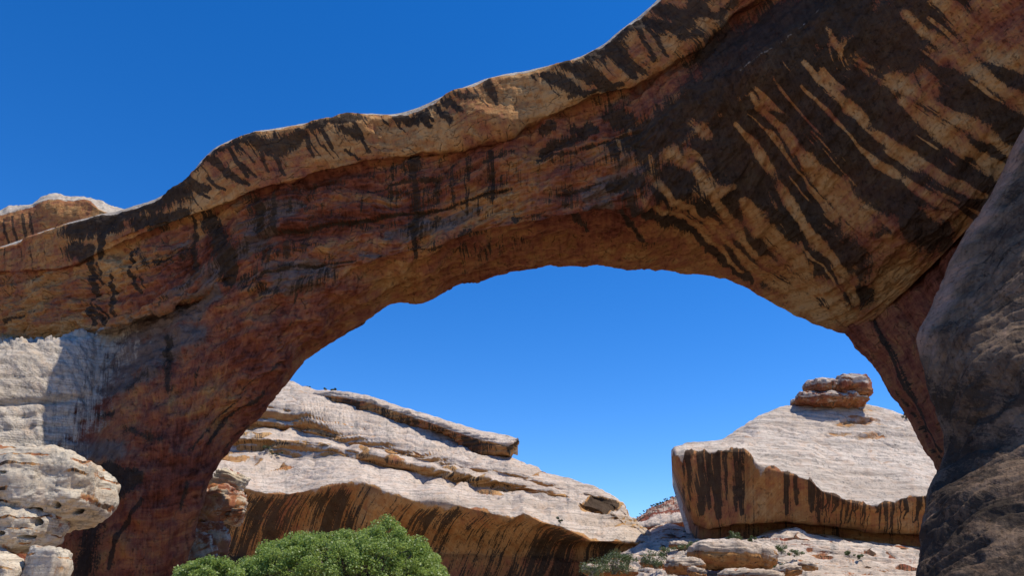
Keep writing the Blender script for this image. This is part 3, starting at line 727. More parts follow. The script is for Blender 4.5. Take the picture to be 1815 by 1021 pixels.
# ------------------------------------------------------------------ dome behind the arch's left end
dome_rows = [
 [(-120,378,128),(0,374,127),(12,364,127),(52,361,126),(60,358,126),(84,346,125),(150,347,124),(185,357,123),(205,369,122),(250,372,122)],
 [(-120,386,121),(0,381,120),(14,374,120),(56,366,119),(84,352,119),(150,351,118),(164,357,118),(178,368,117),(200,377,117),(250,382,117)],
 [(-120,392,119),(0,386,118.5),(56,374,118),(84,360,117.5),(150,356,117),(164,364,116.5),(178,374,116),(200,383,116),(250,390,116)],
 [(-120,420,118.5),(0,410,118),(84,390,117),(164,385,116),(250,400,116)],
 [(-120,475,119),(0,455,119),(84,425,118),(164,410,117),(250,415,117)]]
def dome_attrs(c):
    D = c['D']; r = c['row']
    s = [([(x, y0, 2), (x + 3, y0 + 24, 3), (x + 9, y0 + 46, 2)], .8) for x, y0 in ((6, 388), (22, 384), (40, 380), (52, 378))]
    return dict(tone=.72 + 0 * r, varn_shade=paint(D, s) + .1, pale=1 - sstep(1.1, 1.9, r))
dome = loft('sandstone_dome', rows_by_x(dome_rows, 40, -120, 250), [8, 8, 20, 20], 240, M_arch,
            back=[(4, 0, 0, 14), (0, 0, 20, 16)], disp=lambda c: .5 * fbm(c['P'] / 5, 3, 91) + .15 * fbm(c['P'] / 1.2, 2, 92), attrs=dome_attrs)
tag(dome, 'tan rounded rock dome with white sunlit top showing over the left end of the arch', 'rock dome')

# ------------------------------------------------------------------ cliff across the canyon
cl = [
 [(280,640,290),(520,678,288),(650,722,275),(760,755,268),(850,795,262),(905,811,256),(915,814,255),(950,827,250),(975,842,246),(1010,848,242),(1050,860,238),(1080,874,235),(1100,890,232),(1112,908,228),(1130,925,222),(1160,950,212),(1179,967,206)],
 [(280,733,262),(457,741,262),(540,750,258),(600,775,252),(700,802,246),(800,822,240),(900,842,235),(1000,869,230),(1080,894,226),(1112,914,221),(1140,939,215),(1179,968.5,205)],
 [(280,755,263.5),(457,759,263.5),(540,766,259),(600,783,252.5),(700,807,246),(800,826,239.5),(900,846,234.5),(1000,872,229.5),(1080,897,225.5),(1112,917,220.5),(1140,941,214.5),(1179,970,204.5)],
 [(280,772,245),(434,777,245),(520,783,243),(580,787,240),(650,808,236),(750,830,232),(830,843,228),(873,852,226),(960,872,222),(1020,886,219),(1070,903,216),(1110,926,212),(1145,947,208),(1179,971,203.5)],
 [(280,786,246.5),(434,787,246.5),(520,796,244.5),(580,800,241),(650,818,237),(750,842,233.5),(830,857,229.5),(873,861,227),(960,878,221.5),(1020,891,218.5),(1070,908,215.5),(1110,930,211.5),(1145,950,207.5),(1179,972,203)],
 [(280,850,206),(340,840,206),(373,845,206),(427,855,205),(470,866,204),(509,866,203),(561,857,203),(600,850,204),(640,845,204),(684,864,201),(733,879,200),(787,881,199),(843,895,198),(907,910,197),(929,900,198),(959,916,197),(993,923,197),(1048,950,197),(1086,950,199),(1123,952,201),(1150,960,201),(1179,973,202)],
]
rim = np.array(cl[-1], float)
cl[-1] = [(a, b - 3, Y + 2.0) for a, b, Y in rim]
cl.append([(a, b + 10, Y - .9) for a, b, Y in rim])
cl.append([(a, b + (983 - b) * .4, Y + 2.5) for a, b, Y in rim])
cl.append([(280,992,212),(420,987,212),(600,985,212),(760,978,211),(870,982,210),(960,985,208),(1040,985,206),(1100,980,205),(1179,979,204)])
cl.append([(280,1000,210.5),(420,997,210.5),(600,995,210),(760,990,210),(870,994,209),(960,997,207),(1040,997,205),(1100,993,204),(1179,990,203)])
cl.append([(280,1095,212),(1179,1095,206)])
def cliff_disp(c):
    P, row, D = c['P'], c['row'], c['D']
    slope = 1 - sstep(4.6, 5.2, row)
    w = fbm(P / 40, 2, 101) + .18 * fbm(P / 9, 2, 109)
    d = 1.5 * fbm(P / 18, 3, 102) + .16 * fbm(P / 3, 3, 103)
    t = P[..., 2] + .05 * P[..., 0]
    c['st'] = (t / 4.6 + w * 1.8, t / 1.5 + w * 3.0)
    d = d + slope * (1.7 * (strata(c['st'][0], .74) - .6) + .6 * (strata(c['st'][1], .72) - .6))
    face = sstep(6, 7, row)
    d = d + face * .8 * fbm(np.stack([c['U'] * .16, c['V'] * .03, c['U'] * 0], -1), 3, 104)
    sp = fbm(P / np.array([9, 9, 4]), 3, 107) * 3
    d = d + slope * .22 * (np.floor(sp) + sstep(.75, 1, sp - np.floor(sp)))
    # hollow under the nose
    e = np.hypot((D[..., 0] - 1066 - 4 * fbm(P / 4, 2, 7)) / 44, (D[..., 1] - 899 - (D[..., 0] - 1066) * .12) / 11)
    d = d - .8 * (1 - sstep(.75, 1.0, e))
    return d * (.35 + .65 * sstep(0, .6, row))
def cliff_attrs(c):
    P, row, N, D = c['P'], c['row'], c['N'], c['D']
    up = sstep(.05, .35, N[..., 2])
    rj = row + .8 * fbm(np.stack([c['U'] * .16, c['V'] * .04, c['U'] * 0], -1), 4, 115) * sstep(4.8, 5.2, row)
    pale = np.maximum(up, sstep(4.9, 5.1, row)) * (1 - sstep(5.35, 6.15, rj)) + .12 * (1 - sstep(6, 7, rj))
    varn_shade = .33 * sstep(5.6, 6.4, rj) + .2 * (1 - up) * (1 - sstep(5, 6, row))
    varn_shade = varn_shade + .30 * sstep(-.2, .3, fbm(np.stack([c['U'] * .06, c['V'] * .02, c['U'] * 0], -1), 3, 111)) * sstep(6, 6.6, row)
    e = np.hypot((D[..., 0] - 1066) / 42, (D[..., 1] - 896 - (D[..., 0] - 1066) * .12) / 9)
    varn_shade = np.maximum(varn_shade, .9 * (1 - sstep(.6, 1.0, e)))
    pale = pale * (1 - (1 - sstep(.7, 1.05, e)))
    f0 = c['st'][0] - np.floor(c['st'][0]); f1 = c['st'][1] - np.floor(c['st'][1])
    seam_stain_shade = np.maximum(sstep(.70, .80, f0) * (1 - sstep(.95, 1, f0)) * sstep(-.15, .15, fbm(P / 18, 2, 116)), .7 * sstep(.68, .78, f1) * (1 - sstep(.94, 1, f1)) * sstep(-.05, .25, fbm(P / 10, 2, 117)))  # ledge shadow and riser stain painted in at the strata steps
    seam_stain_shade = seam_stain_shade * (1 - sstep(4.6, 5.2, row))
    pale = pale * (1 - .75 * seam_stain_shade); varn_shade = varn_shade + .35 * seam_stain_shade
    tone = .84 + .25 * fbm(np.stack([c['U'] * .05, c['V'] * .03, c['U'] * 0 + 8], -1), 2, 112) - .2 * sstep(8, 9, row)
    return dict(tone=tone, varn_shade=varn_shade, pale=pale)
CLR = rows_by_x(cl, 130, 280, 1179)
for k, sft in ((7, -22), (8, -46), (9, -50), (10, -90)):
    CLR[:, k, 0] += sft * np.clip((1179 - np.linspace(280, 1179, 130)) / 160, 0, 1)
cliff = loft('cliff', CLR, [34, 10, 30, 10, 60, 10, 26, 60, 10, 30], 900, M_cliff,
             back=[(10, 0, 0, 60), (0, 0, 30, 40), (0, 0, 8, 10)], disp=cliff_disp, attrs=cliff_attrs)
tag(cliff, 'pale layered canyon cliff seen under the arch with a dark streaked overhanging face', 'cliff')
led = [
 [(430,652,292),(520,677,288),(545,689,287),(565,692,285),(600,693,282),(650,701,277),(700,717,272),(760,735,267),(800,748,264),(850,762,261),(900,772,258),(918,778,257),(923,786,257)],
 [(430,668,286),(520,688,283),(545,696,281),(565,697,279),(600,698,276),(650,706,271),(700,723,266),(760,743,261),(800,758,257),(850,774,253),(900,786,250),(918,785,252),(923,788,255)],
 [(430,672,285),(520,692,282),(565,702,278.5),(600,704,275.5),(650,713,270.5),(700,730,265.5),(760,749,260.5),(800,764,256.5),(850,780,252.5),(900,791,249.5),(918,788,252),(923,789,255)],
 [(430,700,287),(520,700,284),(561,713,281),(600,736,278),(647,758,274),(695,772,270),(714,768,269),(759,760,265),(798,774,261),(825,796,257),(847,805,255),(905,810,252),(918,800,254),(923,791,255)],
 [(430,705,294),(520,705,291),(561,717,289),(600,740,286),(647,762,282),(695,776,278),(714,772,277),(759,764,273),(798,778,269),(825,799,265),(847,808,263),(905,812,260),(918,802,260),(923,792,257)],
]
def led_attrs(c):
    row, N = c['row'], c['N']
    f = sstep(1.6, 2.3, row)
    return dict(tone=.74 + .2 * fbm(c['P'] / 12, 2, 121), varn_shade=f * (.16 + .4 * fbm(np.stack([c['U'] * .1, c['V'] * .05, c['U'] * 0], -1), 2, 122)) + .35 * f * (1 - sstep(2.2, 2.9, row)), pale=1 - f)
LR = rows_by_x(led, 100, 430, 918)
LR[-3:, 1:, 1] = LR[-3:, :1, 1] + (LR[-3:, 1:, 1] - LR[-3:, :1, 1]) * np.array([.85, .6, .2])[:, None]
ledge = loft('ledge', LR, [14, 6, 36, 6], 520, M_cliff,
             back=[(4, 0, 4, 20), (0, 0, 30, 20)],
             disp=lambda c: (1.3 * fbm(c['P'] / 9, 4, 123) + .6 * (strata(c['P'][..., 2] / 1.7 + fbm(c['P'] / 14, 2, 124), .75) - .6) + .2 * fbm(c['P'] / 2, 2, 125)) * (.3 + .7 * sstep(0, 1, c['row'])),
             attrs=led_attrs)
ledge.parent = cliff

# ------------------------------------------------------------------ butte on the right
bt = [
 [(1192,801,190),(1200,794,188),(1215,788,192),(1245,784,197),(1280,779,202),(1310,760,208),(1345,737,214),(1380,722,218),(1410,717,220),(1470,712,220),(1540,717,220),(1580,727,222),(1610,740,224),(1650,775,224),(1760,820,224)],
 [(1192,802,184),(1200,796,184),(1215,791,187),(1245,787,190),(1280,783,193),(1320,776,197),(1345,764,201),(1400,760,206),(1470,765,207),(1540,776,207),(1610,800,207),(1650,820,206),(1760,850,206)],
 [(1192,803,182),(1200,799,181.5),(1215,796,181.5),(1257,792,182.5),(1320,790,183),(1330,800,182.5),(1343,815,182),(1384,828,181),(1436,840,180),(1458,862,179),(1510,880,178),(1548,884,178),(1585,879,179),(1622,869,180),(1645,871,180),(1760,880,180)],
]
rimb = np.array(bt[-1], float)
bt[-1] = [(a, b - 3, Y + 2.2) for a, b, Y in rimb]
bt.append([(a, b + 11, Y - .9) for a, b, Y in rimb])
bot = [(1192,930,188),(1215,934,187),(1229,937,186),(1264,932,185),(1324,926,184.5),(1398,926,184.5),(1436,930,184),(1510,938,184),(1585,945,184),(1645,949,184),(1760,955,184)]
bt.append([(a, .5 * (b + np.interp(a, [q[0] for q in bot], [q[1] for q in bot])), Y + 1) for a, b, Y in rimb])
bt.append(bot)
bt.append([(a, b + 3, Y + 7) for a, b, Y in bot])
bt.append([(a, b + 60, Y + 6) for a, b, Y in bot])
BT = rows_by_x(bt, 150, 1192, 1760)
# the left end leans in: the foot starts farther right than the rim
sh = np.linspace(1192, 1760, 150)
for k, s in ((4, 14), (5, 36), (6, 40), (7, 40)):
    BT[:, k, 0] = sh + s * np.clip(1 - (sh - 1192) / 130, 0, 1)
BT[:2, 3:, 2] += np.array([8, 2])[:, None]
def butte_disp(c):
    P, row, D = c['P'], c['row'], c['D']
    top = 1 - sstep(1.7, 2.1, row)
    w = fbm(P / 20, 3, 131)
    t = P[..., 2] + .16 * P[..., 0] + .05 * P[..., 1]
    c['st'] = (t / 4.4 + w * 1.2, t / 1.3 + w * 2.2)
    d = .8 * fbm(P / 15, 3, 132) + .22 * fbm(P / 3, 3, 133)
    d = d + top * (.7 * (strata(t / 4.4 + w * 1.2, .72) - .6) + .35 * (strata(t / 1.3 + w * 2.2, .7) - .6))
    face = sstep(3, 3.5, row) * (1 - sstep(5, 5.4, row))
    d = d + face * .45 * fbm(np.stack([c['U'] * .2, c['V'] * .03, c['U'] * 0], -1), 3, 134)
    # hollows on the slope
    for (cx, cy, rx, ry, dep) in ((1520, 746, 34, 9, 2.6), (1545, 775, 30, 6, 2.0), (1480, 768, 26, 4, 1.2), (1365, 809, 18, 3.5, 1.0)):
        e = np.hypot((D[..., 0] - cx - 6 * w) / rx, (D[..., 1] - cy - 3 * fbm(P / 4, 2, 5)) / ry)
        d = d - .45 * dep * (1 - sstep(.5, 1.1, e + .5 * fbm(P / np.array([4, 4, 1.5]), 3, 8)))
    return d * (.3 + .7 * sstep(0, .5, row))
BUTTE_ST = []
_rb = random.Random(9)
for x, w, s in ((1212,3,.6),(1224,3,.55),(1245,6,.95),(1258,5,.95),(1272,6,1),(1287,5,.85),(1300,6,1),(1313,4,.8),(1395,8,.95),(1412,4,.9),(1440,8,.7),(1452,5,.75)):
    y0 = float(np.interp(x, rimb[:, 0], rimb[:, 1])); y1 = float(np.interp(x, [q[0] for q in bot], [q[1] for q in bot]))
    w *= _rb.uniform(.7, 1.35); x += _rb.uniform(-4, 4); y1 = y0 + (y1 - y0) * _rb.uniform(.7, 1.03)
    BUTTE_ST.append(([(x, y0, w + 1), (x + 1, y0 + (y1 - y0) * .6, w), (x + 2, y1 - 8, w * .6)], s))
random.seed(5)
for i in range(30):
    x = random.uniform(1466, 1656)
    y0 = float(np.interp(x, rimb[:, 0], rimb[:, 1])); y1 = float(np.interp(x, [q[0] for q in bot], [q[1] for q in bot]))
    BUTTE_ST.append(([(x, y0, random.uniform(1.5, 4)), (x - 1, y0 + (y1 - y0) * .4, random.uniform(1, 2.4)), (x - 2 - random.random() * 8, y0 + (y1 - y0) * random.uniform(.45, 1), 1.0)], random.uniform(.4, .95)))
BUTTE_ST.append(([(1196, 804, 5), (1260, 797, 6), (1320, 796, 8), (1345, 822, 4), (1440, 846, 4), (1470, 874, 3)], .6))
def butte_attrs(c):
    P, row, N, D = c['P'], c['row'], c['N'], c['D']
    x, y = D[..., 0], D[..., 1]
    f = sstep(1.9, 2.6, row)
    j = (2 * fbm(P / 2, 2, 141), 2 * fbm(P / 2, 2, 142))
    varn_shade = paint(D, BUTTE_ST, j) * f + .16 * f + .4 * f * fbm(np.stack([c['U'] * .22, c['V'] * .02, c['U'] * 0], -1), 2, 147)
    tone = .71 + .14 * fbm(P / 8, 2, 143) + .1 * sstep(1460, 1520, x) - .15 * sstep(5.0, 5.5, row)
    rj = row + .9 * fbm(np.stack([c['U'] * .25, c['V'] * .05, c['U'] * 0], -1), 4, 146) * sstep(1.9, 2.1, row)
    f2 = sstep(2.3, 3.1, rj)
    pale = np.maximum(1 - f2, .85 * sstep(6.3, 6.9, row))
    red = 0
    for (cx, cy, rx, ry) in ((1520, 746, 40, 13), (1548, 775, 34, 9), (1485, 768, 30, 6)):
        e = np.hypot((x - cx) / rx, (y - cy) / ry)
        red = np.maximum(red, 1 - sstep(.45, 1.25, e + .7 * fbm(P / np.array([5, 5, 1.6]), 4, 144)))
    pale = pale * (1 - .6 * red)
    f0 = c['st'][0] - np.floor(c['st'][0]); f1 = c['st'][1] - np.floor(c['st'][1])
    seam_stain_shade = np.maximum(sstep(.72, .82, f0) * (1 - sstep(.95, 1, f0)) * sstep(-.05, .3, fbm(P / 18, 2, 148)), .5 * sstep(.7, .8, f1) * (1 - sstep(.94, 1, f1)) * sstep(.0, .3, fbm(P / 10, 2, 149)))  # shadow lines under the beds, painted together with riser stain
    seam_stain_shade = seam_stain_shade * (1 - sstep(1.6, 2, row))
    pale = pale * (1 - .5 * seam_stain_shade); varn_shade = varn_shade + .25 * seam_stain_shade
    return dict(tone=tone, varn_shade=varn_shade, pale=pale)
butte = empty('butte', (60, 190, 0))
tag(butte, 'pale domed butte with a streaked brown front standing right of the gap under the arch', 'butte')
bbody = loft('body', BT, [40, 60, 8, 40, 50, 8, 20], 620, M_butte,
             back=[(7, 0, 0, 60), (0, 0, 60, 40), (0, 0, 8, 10)], disp=butte_disp, attrs=butte_attrs)
under(bbody, butte)

# ------------------------------------------------------------------ boulders
def boulder(name, px, py, Y, sx, sy, sz, mat, seed=0, p=2.6, rough=.12, strat=0.0, strat_h=.8, nu=72, nv=44, rz=0., tilt=0., pale=1.0, tone=.5, varn_shade=0.0, pockets=(), dark_side=0.0, parent=None):
    """a weathered block: rounded superellipsoid, half-sizes sx,sy,sz in metres, noise and bedding worn into it"""
    c0 = world_of((px, py, Y))
    th = np.linspace(0, 2 * math.pi, nu, endpoint=False)[:, None]
    ph = np.linspace(-math.pi / 2 + .02, math.pi / 2 - .02, nv)[None]
    sp = lambda a: np.sign(a) * np.abs(a) ** (2 / p)
    X = sp(np.cos(th)) * sp(np.cos(ph)); Yy = sp(np.sin(th)) * sp(np.cos(ph)); Z = sp(np.sin(ph)) + 0 * th
    L = np.stack([X * sx, Yy * sy, Z * sz], -1)
    n = np.stack([X / sx, Yy / sy, Z / sz], -1); n /= np.linalg.norm(n, axis=-1)[..., None] + 1e-9
    s = min(sx, sy, sz)
    q = L + seed * 31.7
    d = rough * s * (1.6 * fbm(q / (s * 1.6), 3, seed) + .5 * fbm(q / (s * .45), 3, seed + 3) + .12 * fbm(q / (s * .14), 2, seed + 5))
    if strat: d = d + strat * (strata(L[..., 2] / strat_h + .5 * fbm(q / (s * 1.2), 2, seed + 9), .72) - .6) * (1 - np.abs(n[..., 2]) ** 3)
    L0z = L[..., 2].copy()
    L = L + n * d[..., None]
    ct, st = math.cos(tilt), math.sin(tilt)
    L = np.stack([L[..., 0] * ct + L[..., 2] * st, L[..., 1], -L[..., 0] * st + L[..., 2] * ct], -1)
    cz, sz_ = math.cos(rz), math.sin(rz)
    L = np.stack([L[..., 0] * cz - L[..., 1] * sz_, L[..., 0] * sz_ + L[..., 1] * cz, L[..., 2]], -1)
    Pw = L + c0
    # pockets given as (column,row,half-width,half-height,depth) on the side that faces the viewer
    if pockets:
        dx = Pw[..., 0]; yy = Pw[..., 1]; zz = Pw[..., 2] - CAMZ
        dep = yy * CP + zz * SP
        ccx = dx / dep * F + W / 2; ccy = H / 2 - (zz * CP - yy * SP) / dep * F
        front = (n[..., 1] < .1)
        for (a, b, ra, rb, de) in pockets:
            e = np.hypot((ccx - a) / ra, (ccy - b) / rb) + .3 * fbm(Pw / .8, 2, 77)
            k = (1 - sstep(.72, 1.0, e)) * front
            Pw = Pw + np.array([0, 1, .15]) * (k * de)[..., None]
    sf = (L0z / strat_h) + .8 * fbm(q / np.array([s * 2.5, s * 2.5, s * .8]), 3, seed + 9)
    sf = sf - np.floor(sf)
    seam_stain_shade = sstep(.74, .84, sf) * (1 - sstep(.95, 1, sf)) * sstep(-.25, .1, fbm(q / (s * 1.4), 2, seed + 13)) * (.3 if strat == 0 else 1)
    pal = np.full(n.shape[:2], pale) - .45 * seam_stain_shade + .25 * fbm(q / (s * .8), 3, seed + 15) - dark_side * (1 - sstep(-.2, .35, n[..., 2]))
    idx = np.arange(nu * nv).reshape(nu, nv)
    nxt = np.roll(idx, -1, axis=0)
    qd = np.stack([idx[:, :-1], nxt[:, :-1], nxt[:, 1:], idx[:, 1:]], -1).reshape(-1, 4)
    at = dict(flow=np.ones(nu * nv), tone=np.full(nu * nv, tone), varn_shade=(varn_shade + .3 * seam_stain_shade).ravel(), pale=pal.ravel(),
              suv=np.stack([th + 0 * ph, ph + 0 * th, 0 * th + 0 * ph], -1).reshape(-1, 3) * np.array([sx, sz, 1]))
    Pl = Pw - c0 if parent is None else Pw
    ob = mesh_object(name, Pl.reshape(-1, 3), qd, mat, at, None, [list(idx[:, 0][::-1]), list(idx[:, -1])])
    if parent is None: ob.location = c0
    else: under(ob, parent)
    return ob

boulder('caprock', 1470, 711, 218.5, 10.3, 6, 1.75, M_butte, 3, 3.0, .34, .4, .7, 160, 60, parent=butte, tone=.5, pale=.6, dark_side=.25, varn_shade=.1)
boulder('caprock', 1461, 688, 218, 5.6, 5, 2.7, M_butte, 4, 2.8, .26, .3, .8, 130, 70, parent=butte, tone=.52, pale=.62, dark_side=.3, varn_shade=.1)
boulder('caprock', 1507, 687, 217.6, 4.9, 5, 2.9, M_butte, 5, 4.6, .22, .3, .9, 130, 70, parent=butte, tone=.5, pale=.55, dark_side=.35, tilt=.03, varn_shade=.1, pockets=((1510, 690, 15, 6, 1.6),))

# ------------------------------------------------------------------ sunlit outcrops at the foot of the arch, left
lobe = boulder('sandstone_lobe', 30, 864, 76.0, 8.4, 5.2, 3.5, M_slab, 11, 3.2, .17, .09, 1.2, 420, 200, tone=.68, pale=.76, tilt=.05, varn_shade=.16,
  pockets=((100, 896, 9, 6, 2.2), (136, 907, 13, 6, 2.0), (5, 838, 6, 2.5, 1.4), (60, 905, 18, 6, 2.0)))
tag(lobe, 'big rounded pale lobe of pitted sandstone sticking out at lower left', 'outcrop')
low = boulder('sandstone_lobe', -20, 934, 74.2, 6.3, 4.4, 2.05, M_slab, 13, 3.0, .16, .12, 1.0, 320, 150, tone=.68, pale=.72, tilt=.06, varn_shade=.16,
  pockets=((64, 926, 13, 8, 2.4), (91, 929, 8, 9, 2.2), (48, 953, 18, 4, 1.6), (0, 946, 9, 4, 1.4)))
tag(low, 'lower pale sandstone bulge with dark holes under the big pitted lobe', 'outcrop')
fb = [(84, 1016, 71, 1.7, 1.6, 2.0, 21, 'pale pinkish block under the pitted lobe beside the dark leg of the arch', .1),
      (-8, 1022, 70, 2.4, 2.0, 1.8, 22, 'pale grey rock below the dark hollow in the bottom left corner', .3)]
for (px, py, Y, sx, sy, sz, sd, lab, tl) in fb:
    tag(boulder('fallen_block', px, py, Y, sx, sy, sz, M_slab, sd, 5.0, .2, .06, .7, 80, 50, tone=.75, pale=.72, tilt=tl), lab, 'boulder')

rub = [(408, 852, 123, 2.6, 2, 1.5, .3, 'pale rounded block on top of the rubble beside the arch leg', .95), (384, 893, 120, 3.2, 2.4, 2.6, -.1, 'brownish broken block in the middle of the rubble beside the arch leg', .35),
       (357, 918, 118, 2.6, 2, 2.2, .5, 'jagged reddish block against the edge of the arch leg', .25), (412, 900, 122, 2.4, 2, 2.2, .2, 'greyish pink block at the right side of the rubble pile', .5),
       (372, 962, 116, 2.4, 2, 3.2, .1, 'tall pinkish block standing above the small green tree', .45), (350, 985, 114, 2.2, 2, 2.4, .4, 'low pink block behind the small green tree', .5)]
for i, (px, py, Y, sx, sy, sz, tl, lab, pl) in enumerate(rub):
    tag(boulder('fallen_block', px, py, Y, sx, sy, sz, M_slab, 30 + i, 3.2, .3, .35, .6, 80, 50, rz=i * .7, tilt=tl, tone=.5, pale=pl), lab, 'boulder', 'fallen blocks beside the arch leg')

# ------------------------------------------------------------------ slope under the butte and the hill beyond
slope_rows = [
 [(985,1075,190),(1020,1040,192),(1060,1012,196),(1100,985,210),(1140,945,230),(1180,926,240),(1218,937,226),(1242,963,196),(1290,961,194),(1324,957,193),(1361,942,190),(1410,933,188),(1432,947,188),(1473,950,189),(1548,962,189),(1637,972,189),(1760,985,189)],
 [(985,1085,170),(1060,1020,170),(1140,975,185),(1218,962,186),(1324,962,180),(1410,950,176),(1473,966,174),(1637,985,172),(1760,1000,170)],
 [(985,1095,160),(1140,1020,162),(1218,1000,162),(1324,998,162),(1410,988,164),(1637,1003,164),(1760,1013,164)],
 [(985,1105,135),(1218,1045,140),(1410,1036,142),(1760,1042,142)],
 [(985,1115,110),(1410,1115,108),(1760,1115,108)]]
def slope_disp(c):
    P, row = c['P'], c['row']
    w = fbm(P / 9, 3, 151)
    t = P[..., 2] + .08 * P[..., 0]
    c['st'] = (t / 2.1 + w, t / .8 + w * 2)
    return (.7 * fbm(P / 9, 3, 152) + .9 * (strata(t / 2.1 + w, .7) - .6) + .4 * (strata(t / .8 + w * 2, .7) - .6) + .14 * fbm(P / 1.2, 3, 153)) * (.25 + .75 * sstep(0, .5, row))
def hill_stain_shade(c):
    f0 = c['st'][0] - np.floor(c['st'][0]); f1 = c['st'][1] - np.floor(c['st'][1])
    return np.maximum(sstep(.68, .76, f0) * (1 - sstep(.95, 1, f0)) * sstep(-.3, 0, fbm(c['P'] / 9, 2, 157)), .6 * sstep(.66, .76, f1) * (1 - sstep(.92, 1, f1)) * sstep(-.1, .2, fbm(c['P'] / 5, 2, 158)))  # dark bed steps: painted ledge shade plus stain
hill = loft('hillside', rows_by_x(slope_rows, 90, 985, 1760), [60, 60, 40, 14], 520, M_cliff, back=[(4, 0, 0, 30), (0, 0, 30, 10)], disp=slope_disp,
  attrs=lambda c: dict(tone=.6 + 0 * c['row'], varn_shade=.55 * (1 - sstep(.1, .55, c['N'][..., 2])) + .1 * fbm(c['P'] / 3, 2, 154) + .5 * hill_stain_shade(c), pale=-.7 * hill_stain_shade(c) +.25 + .7 * sstep(.1, .5, c['N'][..., 2]) - .35 * sstep(0, .5, fbm(c['P'] / 6, 2, 155))))
hill['kind'] = 'structure'
far_rows = [
 [(1085,950,350),(1128,922,350),(1150,905,352),(1170,893,355),(1190,885,358),(1208,878,362),(1240,866,366),(1330,850,370)],
 [(1085,955,335),(1128,925,330),(1160,912,332),(1200,905,335),(1240,900,337),(1330,890,340)],
 [(1085,962,312),(1128,931,308),(1150,928,306),(1180,922,305),(1215,918,305),(1240,914,306),(1330,905,310)],
 [(1085,964,311),(1128,936,307),(1150,934,305),(1180,929,304),(1215,925,304),(1240,921,305),(1330,912,309)],
 [(1085,985,318),(1128,960,314),(1180,955,312),(1240,950,312),(1330,945,316)],
 [(1085,1010,316),(1330,1000,314)]]
farh = loft('far_hill', rows_by_x(far_rows, 50, 1085, 1330), [20, 26, 6, 24, 8], 260, M_cliff, back=[(5, 0, 0, 40), (0, 0, 20, 20)],
  disp=lambda c: 1.3 * fbm(c['P'] / 8, 4, 161) + .8 * (strata(c['P'][..., 2] / 4 + fbm(c['P'] / 20, 2, 162), .7) - .6) + .5 * fbm(c['P'] / 2, 3, 163) * (1 - sstep(1.8, 2.2, c['row'])),
  attrs=lambda c: dict(tone=.35 + 0 * c['row'], varn_shade=.15 + .5 * sstep(-.1, .3, fbm(c['P'] / 7, 3, 164)) * (1 - sstep(1, 1.4, c['row'])) + .2 * sstep(3, 3.5, c['row']), pale=.9 * sstep(1.2, 1.8, c['row']) * (1 - sstep(2.9, 3.2, c['row'])) + .45 * (1 - sstep(1, 1.4, c['row']))))
farh['kind'] = 'structure'
bb = boulder('ledge_boulder', 1293, 984, 150, 7.4, 4.5, 2.7, M_cliff, 41, 2.8, .14, .25, 1.2, 150, 70, tone=.75, pale=.95, dark_side=.95, tilt=.05, varn_shade=.15)
tag(bb, 'large brown faced boulder with a pale top below the butte', 'boulder')
bb = boulder('ledge_boulder', 1352, 986, 149, 2.6, 3.0, 2.1, M_cliff, 42, 2.6, .16, .2, 1.2, 90, 50, tone=.75, pale=.8, dark_side=.3, tilt=.35)
tag(bb, 'pinkish split boulder leaning on the right end of the large brown boulder', 'boulder')
small = [(1080, 1013, 138, 4.6, 2.5, 1.0, .03, 'flat pale ledge rock behind the shrubs at the bottom of the gap'), (1215, 1004, 140, 3.2, 2.5, 1.3, -.05, 'dark sided ledge rock left of the large brown boulder'),
  (1330, 1022, 128, 5.0, 3.0, 1.0, .02, 'pale flat rock at the bottom edge under the large brown boulder'), (1235, 1016, 130, 1.4, 1.2, .8, .2, 'small tilted pale rock below the large brown boulder'),
  (1395, 1012, 132, 2.2, 1.6, .9, -.1, 'small pale rock right of the split boulder'), (1160, 1000, 146, 2.4, 1.6, .7, .1, 'low grey rock among the shrubs left of the large brown boulder'),
  (1432, 1004, 136, 1.5, 1.2, .7, .15, 'small rounded grey rock on the pale slope far right of the split boulder'), (1205, 968, 176, 2.2, 1.8, .8, .1, 'pale rock on the slope just left of the butte foot')]
for i, (px, py, Y, sx, sy, sz, tl, lab) in enumerate(small):
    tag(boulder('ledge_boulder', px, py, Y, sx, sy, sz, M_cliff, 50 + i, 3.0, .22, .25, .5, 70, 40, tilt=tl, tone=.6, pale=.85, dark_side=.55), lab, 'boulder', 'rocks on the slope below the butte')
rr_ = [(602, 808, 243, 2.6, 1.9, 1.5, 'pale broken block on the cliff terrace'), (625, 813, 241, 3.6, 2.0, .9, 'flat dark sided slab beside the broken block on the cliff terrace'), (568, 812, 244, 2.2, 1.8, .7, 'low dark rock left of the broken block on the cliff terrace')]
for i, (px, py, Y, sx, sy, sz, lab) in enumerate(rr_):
    tag(boulder('ledge_boulder', px, py, Y, sx, sy, sz, M_cliff, 70 + i, 3.4, .2, .2, .7, 60, 36, tilt=.15 * (i - 1), tone=.6, pale=.8, dark_side=.7), lab, 'boulder', 'loose rocks on the cliff terrace')

